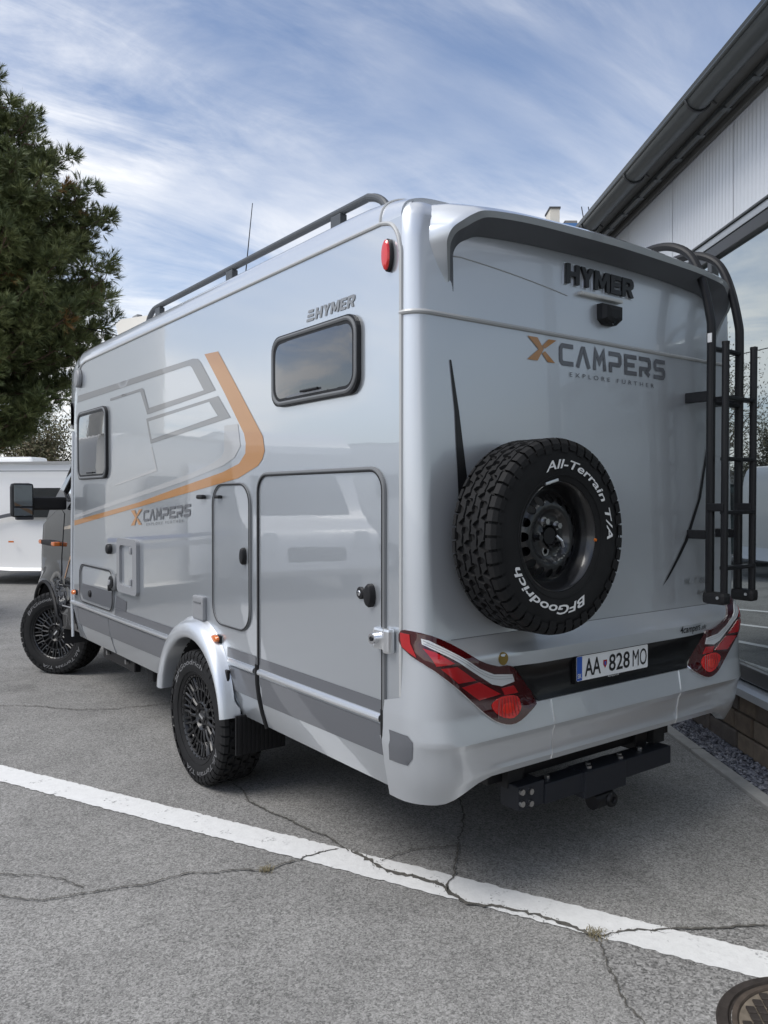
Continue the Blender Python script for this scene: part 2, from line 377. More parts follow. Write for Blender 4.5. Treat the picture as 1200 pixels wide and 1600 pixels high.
# ------------------------------------------------------------------ ground
def asphalt(name, dark, light, scale, tint=(1, 1, .98), big=.18):
    m = bpy.data.materials.new(name); m.use_nodes = True; nt = m.node_tree; N = nt.nodes; L = nt.links; b = N['Principled BSDF']
    tc = N.new('ShaderNodeTexCoord')
    def nz(s, d=6, r=.6):
        n = N.new('ShaderNodeTexNoise'); n.inputs['Scale'].default_value = s; n.inputs['Detail'].default_value = d; n.inputs['Roughness'].default_value = r
        L.new(tc.outputs['Object'], n.inputs['Vector']); return n.outputs[0]
    vo = N.new('ShaderNodeTexVoronoi'); vo.inputs['Scale'].default_value = scale; L.new(tc.outputs['Object'], vo.inputs['Vector'])
    v2 = N.new('ShaderNodeTexVoronoi'); v2.inputs['Scale'].default_value = scale*.52; L.new(tc.outputs['Object'], v2.inputs['Vector'])
    sep = N.new('ShaderNodeSeparateXYZ'); L.new(vo.outputs['Color'], sep.inputs[0])
    sep2 = N.new('ShaderNodeSeparateXYZ'); L.new(v2.outputs['Color'], sep2.inputs[0])
    def ma(op, a, c=None, cl=False):
        n = N.new('ShaderNodeMath'); n.operation = op; n.use_clamp = cl
        for i, v in enumerate((a, c)):
            if v is None: continue
            if isinstance(v, (int, float)): n.inputs[i].default_value = v
            else: L.new(v, n.inputs[i])
        return n.outputs[0]
    t = ma('ADD', ma('MULTIPLY', sep.outputs[0], .55), ma('MULTIPLY', sep2.outputs[1], .30))
    t = ma('ADD', t, ma('MULTIPLY', nz(scale*.9, 3), .25))
    cr = N.new('ShaderNodeValToRGB'); L.new(t, cr.inputs[0]); e = cr.color_ramp.elements
    e[0].position = .22; e[0].color = (dark*tint[0], dark*tint[1], dark*tint[2], 1); e[1].position = .95; e[1].color = (light*tint[0], light*tint[1], light*tint[2], 1)
    x = e.new(.6); md = dark*.45+light*.55; x.color = (md*tint[0], md*tint[1], md*tint[2], 1)
    bigv = N.new('ShaderNodeMapRange'); L.new(ma('ADD', ma('MULTIPLY', nz(.55, 5, .6), .55), ma('MULTIPLY', nz(2.6, 5, .65), .45)), bigv.inputs[0])
    bigv.inputs[1].default_value = .33; bigv.inputs[2].default_value = .67; bigv.inputs[3].default_value = 1-big; bigv.inputs[4].default_value = 1+big
    spot = N.new('ShaderNodeMapRange'); L.new(nz(5.5, 7, .7), spot.inputs[0]); spot.inputs[1].default_value = .60; spot.inputs[2].default_value = .72; spot.inputs[3].default_value = 1; spot.inputs[4].default_value = .74
    mu = N.new('ShaderNodeMixRGB'); mu.blend_type = 'MULTIPLY'; mu.inputs[0].default_value = 1; L.new(cr.outputs[0], mu.inputs[1]); 
    st = N.new('ShaderNodeMapRange'); L.new(nz(1.35, 6, .62), st.inputs[0]); st.inputs[1].default_value = .57; st.inputs[2].default_value = .70; st.inputs[3].default_value = 1; st.inputs[4].default_value = .72
    pale = N.new('ShaderNodeMapRange'); L.new(nz(9.0, 3, .5), pale.inputs[0]); pale.inputs[1].default_value = .70; pale.inputs[2].default_value = .78; pale.inputs[3].default_value = 1; pale.inputs[4].default_value = 1.3
    L.new(ma('MULTIPLY', ma('MULTIPLY', bigv.outputs[0], spot.outputs[0]), ma('MULTIPLY', st.outputs[0], pale.outputs[0])), mu.inputs[2])
    L.new(mu.outputs[0], b.inputs['Base Color']); b.inputs['Roughness'].default_value = .88; b.inputs['Specular IOR Level'].default_value = .3
    bp = N.new('ShaderNodeBump'); bp.inputs['Strength'].default_value = .9; bp.inputs['Distance'].default_value = .004
    L.new(ma('ADD', ma('MULTIPLY', t, 1.0), ma('MULTIPLY', nz(40, 4), .6)), bp.inputs['Height']); L.new(bp.outputs[0], b.inputs['Normal'])
    return m
ASPH = asphalt('asphalt', .118, .355, 185, tint=(1, .98, .94), big=.22)
ASPH2 = asphalt('old_asphalt', .085, .335, 150, tint=(1, .98, .945), big=.26)
flat = lambda x, y, off: (x, y, off)
g = MB(); S = 300
g.add([(-S, -S, 0), (S, -S, 0), (S, S, 0), (-S, S, 0)], [(0, 1, 2, 3)])
ground = g.build('ground', ASPH, label='grey weathered asphalt of the parking lot', kind='structure')
# the coarser, darker strip of old asphalt beside the showroom, bounded by a seam
def rough(P, amp, step, seed):
    rnd = random.Random(seed); out = []
    for a, b in zip(P, P[1:]):
        d = math.hypot(b[0]-a[0], b[1]-a[1]); k = max(1, int(d/step)); nx, ny = -(b[1]-a[1])/d, (b[0]-a[0])/d
        for i in range(k):
            t = i/k; o = rnd.uniform(-amp, amp); out.append((a[0]+(b[0]-a[0])*t+nx*o, a[1]+(b[1]-a[1])*t+ny*o))
    out.append(P[-1]); return out
seam = rough([(-1.4, -3.6), (.221, -.908), (.349, -.714), (.504, -.508), (.588, -.531), (.72, -.607), (.885, -.718), (1.108, -.85), (2.1, -1.35)], .012, .05, 3)
MB().patch(seam+[(2.6, -3.6)], flat, .002).build('asphalt_patch', ASPH2, ground, kind='structure')
# painted line
def paint_mat():
    m = bpy.data.materials.new('worn_white_road_paint'); m.use_nodes = True; nt = m.node_tree; N = nt.nodes; L = nt.links; b = N['Principled BSDF']
    tc = N.new('ShaderNodeTexCoord')
    def nz(s, d, r):
        n = N.new('ShaderNodeTexNoise'); n.inputs['Scale'].default_value = s; n.inputs['Detail'].default_value = d; n.inputs['Roughness'].default_value = r
        L.new(tc.outputs['Object'], n.inputs['Vector']); return n
    vo = N.new('ShaderNodeTexVoronoi'); vo.inputs['Scale'].default_value = 105; L.new(tc.outputs['Object'], vo.inputs['Vector'])
    sp = N.new('ShaderNodeSeparateXYZ'); L.new(vo.outputs['Color'], sp.inputs[0])
    a = N.new('ShaderNodeMath'); a.operation = 'MULTIPLY_ADD'; L.new(sp.outputs[0], a.inputs[0]); a.inputs[1].default_value = .33; L.new(nz(7, 6, .65).outputs[0], a.inputs[2])
    mr = N.new('ShaderNodeMapRange'); L.new(a.outputs[0], mr.inputs[0]); mr.inputs[1].default_value = .86; mr.inputs[2].default_value = 1.0
    c = N.new('ShaderNodeMixRGB'); c.inputs[1].default_value = (.75, .75, .74, 1); c.inputs[2].default_value = (.20, .20, .20, 1); L.new(mr.outputs[0], c.inputs[0])
    g2 = N.new('ShaderNodeMixRGB'); g2.blend_type = 'MULTIPLY'; g2.inputs[0].default_value = .28; L.new(c.outputs[0], g2.inputs[1]); L.new(nz(22, 5, .7).outputs[0], g2.inputs[2])
    L.new(g2.outputs[0], b.inputs['Base Color']); b.inputs['Roughness'].default_value = .75
    bp = N.new('ShaderNodeBump'); bp.inputs['Strength'].default_value = .8; bp.inputs['Distance'].default_value = .004; L.new(a.outputs[0], bp.inputs['Height']); L.new(bp.outputs[0], b.inputs['Normal'])
    return m
LINEP = paint_mat()
def line(p0, p1, w, seed, z=.0045):
    P0, P1 = Vector(p0), Vector(p1); d = (P1-P0).normalized(); n = Vector((-d.y, d.x))*w
    A = rough([tuple(P0), tuple(P1)], .006, .02, seed); B = rough([tuple(P1+n), tuple(P0+n)], .006, .02, seed+1)
    return A, B, MB().patch(A+B, flat, z)
P0 = Vector((-.888, 2.911)); dl = Vector((.4247, -.9054)); nl = Vector((dl.y, -dl.x))
A_, B_, mb = line(tuple(P0-dl*9), tuple(P0+dl*5.7), -.185, 11)
mb.build('painted_line', LINEP, ground, label='long white parking line crossed by a crack')
for i, (a, b) in enumerate([((2.9, 2.6), (5.2, 5.2)), ((3.2, 4.2), (5.9, 5.8)), ((3.1, 5.6), (6.6, 6.7)), ((3.0, 7.2), (7.4, 7.7)), ((3.0, 2.6), (3.0, 8.6))]):
    line(a, b, .12, 40+i*3, .0045+.0006*(i == 4))[2].build('hatch_line', LINEP, ground)
# cracks
CRACKM = mat('crack_dirt', (.085, .080, .070), .95, var=.4, vscale=25)
def crack(P, w, seed):
    rnd = random.Random(seed); Q = rough(rough(P, .011, .07, seed), .006, .016, seed+50); Lf = []; Rt = []
    for i, p in enumerate(Q):
        a = Vector(Q[max(0, i-1)]); b = Vector(Q[min(len(Q)-1, i+1)]); d = (b-a).normalized(); n = Vector((-d.y, d.x))
        f = 1 if 0 < i < len(Q)-1 else .3
        Lf.append(Vector(p)+n*w*f*rnd.uniform(.1, .75)); Rt.append(Vector(p)-n*w*f*rnd.uniform(.1, .75))
    k = MB(); n = len(Q)
    k.add([(p.x, p.y, .0072) for p in Lf]+[(p.x, p.y, .0072) for p in Rt], [(i, i+1, n+i+1, n+i) for i in range(n-1)])
    for t in range(int(n/9)):      # hairlines leaving the crack
        p = Vector(Q[rnd.randrange(2, n-2)]); a = rnd.uniform(0, 2*PI); ln = rnd.uniform(.02, .07); pts = [p]
        for q in range(5): a += rnd.gauss(0, .5); pts.append(pts[-1]+Vector((math.cos(a), math.sin(a)))*ln/5)
        m_ = len(pts); wd = w*.12+.0008
        k.add([(q.x, q.y, .0064) for q in pts]+[(q.x+wd*(1-i/m_), q.y+wd*(1-i/m_)*.6, .0064) for i, q in enumerate(pts)], [(i, i+1, m_+i+1, m_+i) for i in range(m_-1)])
    for t in range(n*2):           # crumbled grains along the edge
        p = Vector(Q[rnd.randrange(n)])+Vector((rnd.gauss(0, w*.8), rnd.gauss(0, w*.8))); s_ = rnd.uniform(.0012, .0035); z = .0068
        k.add([(p.x-s_, p.y-s_*.6, z), (p.x+s_, p.y-s_*.4, z), (p.x+s_*.2, p.y+s_, z), (p.x, p.y, z+s_)], [(0, 1, 3), (1, 2, 3), (2, 0, 3)])
    return k.build('crack', CRACKM, ground)
crack([(.126, 1.764), (.11, 1.651), (.074, 1.478), (.08, 1.363), (.096, 1.203), (.139, 1.031), (.161, .855), (.165, .719), (.163, .636)], .010, 1)
crack([(.163, .636), (.178, .503), (.2, .41), (.236, .272), (.299, .134), (.285, .056), (.285, -.06), (.364, -.125), (.418, -.232), (.475, -.346), (.491, -.443), (.504, -.508)], .021, 2)
crack([(.142, .685), (.052, .71), (-.056, .701), (-.151, .708), (-.238, .697), (-.365, .783), (-.508, .867), (-.698, .893), (-.869, .951), (-.943, .966), (-1.108, 1.01), (-1.223, 1.16), (-1.6, 1.4)], .0085, 3)
crack([(-1.4, 1.5), (-1.183, 1.368), (-1.053, 1.249), (-.977, 1.128), (-.931, 1.01)], .006, 4)
crack([(1.03, .85), (.872, .638), (.684, .44), (.527, .301), (.39, .172), (.284, .076)], .009, 5)
crack([(.237, .46), (.399, .478), (.578, .413), (.627, .377)], .006, 6)
crack([(.504, -.508), (.588, -.531), (.72, -.607), (.885, -.718), (1.108, -.85), (1.7, -1.15)], .012, 7)
crack([(.504, -.508), (.349, -.714), (.221, -.908), (-.2, -1.6)], .006, 8)
crack([(-.9, 4.6), (-.597, 4.436), (-.358, 4.235), (-.147, 3.938), (.104, 3.798), (.379, 3.713), (.9, 3.6)], .01, 9)
# weeds in the cracks
WEED = mat('dry_weed', (.17, .145, .085), .8, var=.4, vscale=60)
def tuft(x, y, n, h, sp, lab, seed):
    rnd = random.Random(seed); k = MB()
    for i in range(n):
        a = rnd.uniform(0, 2*PI); l = h*rnd.uniform(.5, 1); ox, oy = x+rnd.gauss(0, sp*.4), y+rnd.gauss(0, sp*.4)
        d = Vector((math.cos(a), math.sin(a), 0)); w = Vector((-d.y, d.x, 0))*.0013; b = Vector((ox, oy, .002)); q = b+d*l*.5+Vector((0, 0, l*.5)); e = b+d*l*1.1+Vector((0, 0, l*.3))
        k.add([b-w, b+w, q+w, q-w, e], [(0, 1, 2, 3), (3, 2, 4)])
    k.build('weed_tuft', WEED, None, lab, 'weed')
tuft(.515, -.50, 70, .035, .045, 'dry grass tuft where the crack leaves the white line', 5)
tuft(-.235, .70, 60, .035, .035, 'small yellowish weed in the crack left of the white line', 6)
# manhole
IRON = mat('rusty_cast_iron', (.085, .066, .052), .75, .3, var=.45, vscale=14, bump=.5, bscale=70, bdist=.003)
IRON2 = mat('worn_cast_iron', (.06, .05, .044), .6, .5, var=.4, vscale=22, bump=.4, bscale=90, bdist=.002)
GROUTM = mat('cover_grout_dirt', (.15, .125, .095), .9, var=.35, vscale=20)
mc = (.615, -1.305)
mh = empty('manhole_cover', (mc[0], mc[1], 0), 'round rusty cast iron manhole cover with grid of raised blocks', 'manhole cover')
MX = Matrix.Translation((mc[0], mc[1], 0)) @ Matrix.Rotation(-PI/2, 4, 'Y')
MB().lathe([(.001, .325), (.010, .318), (.012, .290), (.004, .286), (.003, .28)], MX, 64).build('frame_ring', IRON2, mh)
MB().lathe([(.003, .0), (.003, .277), (.011, .277), (.0115, .262), (.005, .258)], MX, 64).build('cover_plate', IRON, mh)
MB().lathe([(.0052, .0), (.0052, .256)], MX, 48).build('cover_bed', GROUTM, mh)
blk = MB().box((0, 0, .008), (.0275, .0335, .008), bev=.003).mesh('raised_block', IRON2)
for i in range(-9, 10):
    for j in range(-8, 9):
        x, y = i*.0325, j*.0385
        if math.hypot(abs(x)+.0135, abs(y)+.0165) < .256:
            a = R(-44); inst('raised_block', blk, Matrix.Translation((mc[0]+x*math.cos(a)-y*math.sin(a), mc[1]+x*math.sin(a)+y*math.cos(a), 0)) @ Matrix.Rotation(a, 4, 'Z'), mh)

# ------------------------------------------------------------------ showroom along the right
TH = R(34.3); bu = Vector((math.sin(TH), math.cos(TH), 0)); bn = Vector((-math.cos(TH), math.sin(TH), 0))
def B(u, n, z): return bu*u+bn*n+Vector((0, 0, z))
bang = PI/2-TH     # rotation of local x onto u
CONC = mat('concrete_edging', (.30, .295, .28), .85, var=.2, vscale=8, bump=.4, bscale=60, bdist=.002)
STONEM = [mat('stone_block_%d' % i, c, .85, var=.3, vscale=12, bump=.6, bscale=30, bdist=.006) for i, c in enumerate([(.15, .115, .085), (.12, .095, .075), (.175, .14, .105), (.10, .085, .075)])]
MORTAR = mat('mortar', (.19, .175, .155), .9, var=.2, vscale=20, bump=.4, bscale=80)
FASC = mat('white_corrugated_cladding', (.62, .64, .67), .42, .1)
ALU = mat('aluminium_sill', (.46, .48, .50), .38, .6)
FRAMEB = mat('anthracite_window_frame', (.018, .019, .021), .4, .1, .3)
GUT = mat('dark_grey_gutter', (.055, .060, .060), .38, .35, .2, .2)
SOFF = mat('brown_grey_soffit', (.085, .082, .075), .6)
def glass_mat():
    m = bpy.data.materials.new('showroom_glass'); m.use_nodes = True; nt = m.node_tree; N = nt.nodes; L = nt.links; b = N['Principled BSDF']
    b.inputs['Base Color'].default_value = (.02, .024, .026, 1); b.inputs['Roughness'].default_value = .03
    gl = N.new('ShaderNodeBsdfGlossy'); gl.inputs['Roughness'].default_value = .004; gl.inputs['Color'].default_value = (.82, .90, .92, 1)
    fr = N.new('ShaderNodeFresnel'); fr.inputs[0].default_value = 1.9
    mx = N.new('ShaderNodeMixShader'); L.new(fr.outputs[0], mx.inputs[0]); L.new(b.outputs[0], mx.inputs[1]); L.new(gl.outputs[0], mx.inputs[2])
    ad = N.new('ShaderNodeMath'); ad.operation = 'MULTIPLY_ADD'; ad.inputs[1].default_value = 1.4; ad.inputs[2].default_value = .22; L.new(fr.outputs[0], ad.inputs[0]); L.new(ad.outputs[0], mx.inputs[0])
    L.new(mx.outputs[0], N['Material Output'].inputs[0]); return m
SGLASS = glass_mat()
U0, U1 = -9.0, 14.0
bld = empty('showroom_building', B(3, -4, 0), 'showroom with white cladding, dark gutter, glass front and stone plinth', 'building')
def bbox_(mbx, u0, u1, n0, n1, z0, z1, bev=0):
    return mbx.box(B((u0+u1)/2, (n0+n1)/2, (z0+z1)/2), (u1-u0, n1-n0, z1-z0), rz=bang, bev=bev)
bbox_(MB(), U0, U1, -12, -2.312, 0, .395).build('plinth_core', MORTAR, bld)
bbox_(MB(), U0, U1, -12, -2.50, .40, 4.10).build('wall', mat('showroom_inner_wall', (.10, .10, .10), .8), bld)
rnd = random.Random(4)
for row in range(3):
    z0 = .006+row*.131; u = -1.2-rnd.uniform(0, .3)
    while u < 8.5:
        w = rnd.uniform(.22, .42); pr = rnd.uniform(.0, .012)
        bbox_(MB(), u+.006, u+w-.006, -2.36, -2.292+pr, z0+.005, z0+.124, bev=.010).build('stone_block', rnd.choice(STONEM), bld)
        u += w
sl = MB(); prof = [(-2.42, .475), (-2.26, .462), (-2.215, .450), (-2.213, .405), (-2.225, .404), (-2.228, .44), (-2.42, .45)]
sl.loft([[B(u, n, z) for n, z in prof] for u in (U0, U1)], cap=True, smooth=False); sl.build('window_sill', ALU, bld)
bbox_(MB(), U0, U1, -2.40, -2.30, .478, .575, .006).build('bottom_frame', FRAMEB, bld)
bbox_(MB(), U0, U1, -2.42, -2.305, 3.315, 3.40, .006).build('top_frame', FRAMEB, bld)
bbox_(MB(), U0, U1, -2.44, -2.298, 3.4025, 3.452, .004).build('lintel_trim', ALU, bld)
bbox_(MB(), U0, U1, -2.46, -2.285, 3.4545, 3.468, .002).build('drip_strip', GUT, bld)
u = U0
while u < U1:
    bbox_(MB(), u-.035, u+.035, -2.40, -2.312, .575, 3.315, .005).build('mullion', FRAMEB, bld)
    bbox_(MB(), u+.036, u+2.264, -2.36, -2.338, .577, 3.313).build('glass_pane', SGLASS, bld)
    u += 2.3
# ribbed cladding panels: real ribs
u = U0+.12
while u < U1:
    w = 1.0; k = MB(); n = int(w/.025); pts = []
    for i in range(n+1):
        uu = u+.004+(w-.008)*i/n; pts.append((uu, -2.300 if i % 2 else -2.2975))
    ring0 = [B(a, b, 3.47) for a, b in pts]; ring1 = [B(a, b, 4.16) for a, b in pts]
    k.loft([ring0, ring1], closed=False, smooth=False)
    bbox_(k, u+.002, u+w-.002, -2.36, -2.301, 3.47, 4.16)
    k.build('cladding_panel', FASC, bld); u += w
sf = MB(); bbox_(sf, U0, U1, -2.47, -2.02, 4.165, 4.185); sf.build('soffit', SOFF, bld)
MB().tube([B(U0, -2.17, 4.14), B(U1, -2.17, 4.14)], .028, 10).build('soffit_pipe', GUT, bld)
bbox_(MB(), U0, U1, -2.29, -2.26, 4.115, 4.163, .006).build('fascia_trim', SOFF, bld)
rf = MB(); rf.add([B(U0, -1.92, 4.235), B(U1, -1.92, 4.235), B(U1, -12, 5.6), B(U0, -12, 5.6), B(U0, -1.93, 4.187), B(U1, -1.93, 4.187), B(U1, -12, 4.187), B(U0, -12, 4.187)],
                  [(0, 1, 2, 3), (4, 7, 6, 5), (0, 4, 5, 1), (3, 2, 6, 7), (0, 3, 7, 4), (1, 5, 6, 2)]); rf.build('roof', GUT, bld)
gp = [(-1.98+.075*math.cos(a), 4.168+.072*math.sin(a)) for a in [R(180+180*i/12) for i in range(13)]]
gi = [(-1.98+.069*math.cos(a), 4.170+.066*math.sin(a)) for a in [R(360-180*i/12) for i in range(13)]]
gt = MB(); gt.loft([[B(u, n, z) for n, z in gp+gi] for u in (U0, U1)], cap=True); gutter = gt.build('gutter', GUT, bld)
MB().tube([B(U0, -1.903, 4.168), B(U1, -1.903, 4.168)], .012, 8).build('gutter_bead', GUT, gutter)
u = -8.4
while u < U1:
    P = [B(u, -1.98+.080*math.cos(R(a)), 4.168+.077*math.sin(R(a))) for a in range(180, 361, 15)]
    MB().tube([B(u, -2.10, 4.14)]+P, .009, 6).build('gutter_bracket', FRAMEB, gutter); u += 1.15
u = U0+.3
while u < U1:
    bbox_(MB(), u, u+.05, -2.20, -2.14, 4.112, 4.128, .004).build('soffit_clip', GUT, bld); u += .38
# gravel strip and edging
u = U0
while u < U1:
    bbox_(MB(), u+.003, u+.997, -2.065, -1.98, -.1, .022, .008).build('edging_stone', CONC, ground); u += 1.0
GRAV = [mat('gravel_%d' % i, c, .8, var=.3, vscale=30) for i, c in enumerate([(.20, .205, .23), (.13, .135, .16), (.28, .28, .30), (.09, .09, .105)])]
gv = MB(); rnd = random.Random(9)
bbox_(gv, U0, U1, -2.30, -2.067, -.02, .004, 0)
for i in range(8200):
    u = -.6+9.5*rnd.random()**1.5; n = rnd.uniform(-2.285, -2.07); s_ = rnd.uniform(.008, .019); z = .006+rnd.random()*.016
    c = B(u, n, z); a = rnd.uniform(0, PI); ca, sa = math.cos(a), math.sin(a)
    pts = []
    for (x, y, q) in ((1, 0, 0), (.3, .8, .1), (-.8, .5, -.1), (-.7, -.6, .1), (.4, -.8, 0), (0, 0, .75), (.3, .1, -.8)):
        x *= s_*rnd.uniform(.75, 1.2); y *= s_*rnd.uniform(.6, 1); pts.append((c.x+x*ca-y*sa, c.y+x*sa+y*ca, c.z+q*s_*rnd.uniform(.6, 1)))
    gv.add(pts, [(0, 1, 5), (1, 2, 5), (2, 3, 5), (3, 4, 5), (4, 0, 5), (1, 0, 6), (2, 1, 6), (3, 2, 6), (4, 3, 6), (0, 4, 6)], False, rnd.choice((0, 0, 1, 1, 2, 3)))
gv.build('gravel', GRAV, None, 'blue grey gravel between concrete edging and showroom plinth', 'gravel', kind='stuff')

# ------------------------------------------------------------------ the motorhome
W = 2.24
van = empty('motorhome', (W/2, 2.5, 0), 'silver motorhome with black cab, spare wheel and ladder on its rear wall', 'motorhome')
TAB = [(2.735, .030, .070, 0), (2.34, .045, .075, 0), (1.12, .075, .080, 0), (1.09, .082, .085, 0), (1.045, .128, .13, 0), (1.02, .140, .145, 0), (.95, .142, .15, -.003),
       (.80, .148, .165, -.012), (.70, .168, .185, -.012), (.672, .152, .18, -.012), (.59, .142, .18, .0), (.567, .147, .18, .004), (.44, .085, .17, .03)]
def lev(z):
    if z >= TAB[0][0]: return TAB[0][1:]
    for a, b in zip(TAB, TAB[1:]):
        if z >= b[0]:
            t = (z-b[0])/(a[0]-b[0]); return tuple(b[i]+(a[i]-b[i])*t for i in (1, 2, 3))
    return TAB[-1][1:]
def sstep(a, b, x): t = max(0, min(1, (x-a)/(b-a))); return t*t*(3-2*t)
def surf(s, z, off=0.0):
    if s > W/2:
        p = surf(W-s, z, off); return (W-p[0], p[1], p[2])
    D, r, x0 = lev(z)
    rec = sstep(.40, .60, s)
    if z < 1.06: D += rec*(.022*sstep(1.05, 1.015, z)*sstep(.962, .966, z) - .022*sstep(.966, .960, z)*sstep(.803, .809, z))
    if s >= x0+r: return (s, -D-off, z)
    a = (x0+r-s)/r
    if a <= PI/2:
        n = (-math.sin(a), -math.cos(a)); return (x0+r+n[0]*(r+off), -D+r+n[1]*(r+off), z)
    return (x0-off, -D+r+(a-PI/2)*r, z)
def plan(zf, yf, inset=0, dz=None):
    """one level of the rear moulding, left front edge round to right front edge; zf(s)->z"""
    P = []
    D, r, x0 = lev(zf(0)); q = r*PI/2; s0 = x0+r-q-max(0, (yf-(-D+r)))
    ss = [s0, (s0+x0+r-q)/2]+[x0+r-q+q*i/8 for i in range(9)]+[x0+r+(W/2-x0-r)*(i/14) for i in range(1, 15)]
    for s in ss: P.append(surf(s, zf(s)))
    P += [(W-p[0], p[1], p[2]) for p in P[-2::-1]]
    if inset:
        c = (W/2, 2.0); Q = []
        for p in P:
            x = p[0]+inset*(1 if p[0] < W/2 else -1)*min(1, abs(p[0]-W/2)/(W/2)*1.0)**3; Q.append((x, p[1]+inset*(1 if abs(p[0]-W/2) < W/2-.02 else .6), p[2]))
        P = Q
    return P
rw = MB(); rings = []
for z in (1.092, 1.12, 1.3, 1.6, 1.9, 2.2, 2.34, 2.5, 2.65, 2.735): rings.append(plan(lambda s, z=z: z, .03))
for z, i in ((2.765, .010), (2.79, .026), (2.810, .055), (2.822, .10), (2.826, .17)): rings.append([(p[0], p[1], z) for p in plan(lambda s: 2.735, .03, i)])
rings.append([(min(max(p[0], .2), W-.2), .55, 2.80) for p in rings[-1]])
rw.loft(rings, closed=False); rear = rw.build('rear_wall', SILVER2, van)
def zlow(z):
    def f(s):
        s = min(s, W-s); zb = .452+.088*sstep(.10, .33, s)
        return z if z > .68 else .68-(.68-z)*(.68-zb)/(.68-.54)
    return f
bm_ = MB(); rings = [plan(zlow(z), .03) for z in (1.094, 1.075, 1.05, 1.035, 1.02, 1.005, .985, .967, .963, .960, .92, .87)]
bm_.loft(rings, closed=False); rear_ledge = bm_.build('rear_ledge', SILVER2, van)
bm_ = MB(); rings = [plan(zlow(z), .14 if z < .84 else .03+.11*(.87-z)/.03) for z in (.87, .855, .84, .82, .809, .806, .803, .79, .77, .745, .72, .70, .69, .681, .672, .65, .62, .59, .578, .567, .552, .54)]
last = rings[-1]; rings.append([(p[0]+(.03 if p[0] < .2 else -.03 if p[0] > W-.2 else 0), p[1]+.03, p[2]+.006) for p in last]); rings.append([(min(max(p[0], .08), W-.08), max(p[1], -.03)+.05, p[2]+.05) for p in last])
bm_.loft(rings, closed=False); bumper = bm_.build('rear_bumper', SILVER2, van)
for s0 in (.660, W-.660):   # joint lines of the bumper
    MB().tube([surf(s0+(.015 if s0 < 1 else -.015)*(z < .79)*0+(.02 if s0 < 1 else -.02)*(.80-z)/.25*.6, z, .0015) for z in (.80, .77, .72, .69, .67, .62, .57, .545)], .0028, 6).build('bumper_joint', TRIM, bumper)
MB().tube([surf(.16+.048*i, 1.0935, .0006) for i in range(41)], .0017, 5).build('ledge_joint', SEAL, rear_ledge)
# horizontal bead on the rear wall and vertical corner beads
bead = MB(); bead.tube([surf(s, 2.362, .002) for s in [-.045+.02*i for i in range(9)]]+[surf(s, 2.362, .002) for s in [.15+.1*i for i in range(20)]]+[surf(W+.045-.02*i, 2.362, .002) for i in range(9)][::-1][::-1][::-1], .010, 8)
bead.build('rear_bead', BEAD, rear)
# spoiler
lipo = [(.180, 2.47, -.036), (.173, 2.519, -.045), (.145, 2.60, -.072), (.131, 2.64, -.09), (.141, 2.68, -.11), (.177, 2.711, -.13), (.221, 2.740, -.14), (.273, 2.761, -.15), (.40, 2.777, -.153), (.56, 2.788, -.155), (.84, 2.797, -.158), (1.12, 2.80, -.16)]
inn = [(.204, 2.46), (.205, 2.50), (.206, 2.57), (.207, 2.605), (.220, 2.635), (.245, 2.660), (.285, 2.682), (.335, 2.702), (.45, 2.714), (.60, 2.724), (.85, 2.732), (1.12, 2.735)]
shl = [(.10, -.03, 2.43), (.075, -.02, 2.50), (.045, -.012, 2.585), (.035, -.006, 2.64), (.036, .0, 2.70), (.045, .015, 2.735), (.07, .035, 2.775), (.11, .06, 2.805), (.30, .10, 2.84), (.56, .11, 2.85), (.84, .11, 2.855), (1.12, .11, 2.857)]
def mirror(P): return P+[(W-p[0],)+tuple(p[1:]) for p in P[-2::-1]]
LO, IN, SH = mirror(lipo), mirror(inn), mirror(shl)
sp = MB(); r_in, r_l1, r_l0, r_b1, r_b2, r_s = [], [], [], [], [], []
for o, i, h in zip(LO, IN, SH):
    vi = Vector((i[0], surf(i[0], i[1])[1]-.002, i[1])); vo = Vector((o[0], o[2], o[1])); vs_ = Vector(h)
    d = (vi-vo); d.y = 0
    if d.length: d.normalize()
    dep = min(1, (abs(o[2])-.03)/.10)
    vl = vo+d*.030*(.5+.5*dep)+Vector((0, .004, 0))
    r_in.append(vi); r_l1.append(vl); r_l0.append(vo)
    r_b1.append(vo.lerp(vs_, .12)+Vector((0, -.002, .012*dep))); lg = 1-sstep(2.66, 2.76, vo.z); r_b2.append(vo.lerp(vs_, .5)+Vector((0, (vs_.y-vo.y)*.27*lg, .018*dep*(1-lg)))); r_s.append(vs_)
def sm(rr, n=4): return [Vector(p) for p in smoothpoly([tuple(v) for v in rr], n, False)]
r_in, r_l1, r_l0, r_b1, r_b2, r_s = map(sm, (r_in, r_l1, r_l0, r_b1, r_b2, r_s))
sp.loft([r_in, r_l1], closed=False, mi=1); sp.loft([r_l1, r_l0], closed=False, mi=2, smooth=False); sp.loft([r_l0, r_b1, r_b2, r_s], closed=False, mi=0)
sp.loft([r_s, [p+Vector(((.10 if p.x < W/2 else -.10)*min(1, abs(p.x-W/2)/1.0), .10, .01 if p.z > 2.85 else 0)) for p in r_s]], closed=False)
sp.build('roof_spoiler', [SILVER2, mat('charcoal_spoiler_underside', (.105, .11, .12), .5), mat('lip_shading_grey', (.30, .31, .315), .4, .4, .6)], van, label='spoiler with dark underside')  # lip band: shading of the edge put into a darker grey than the body
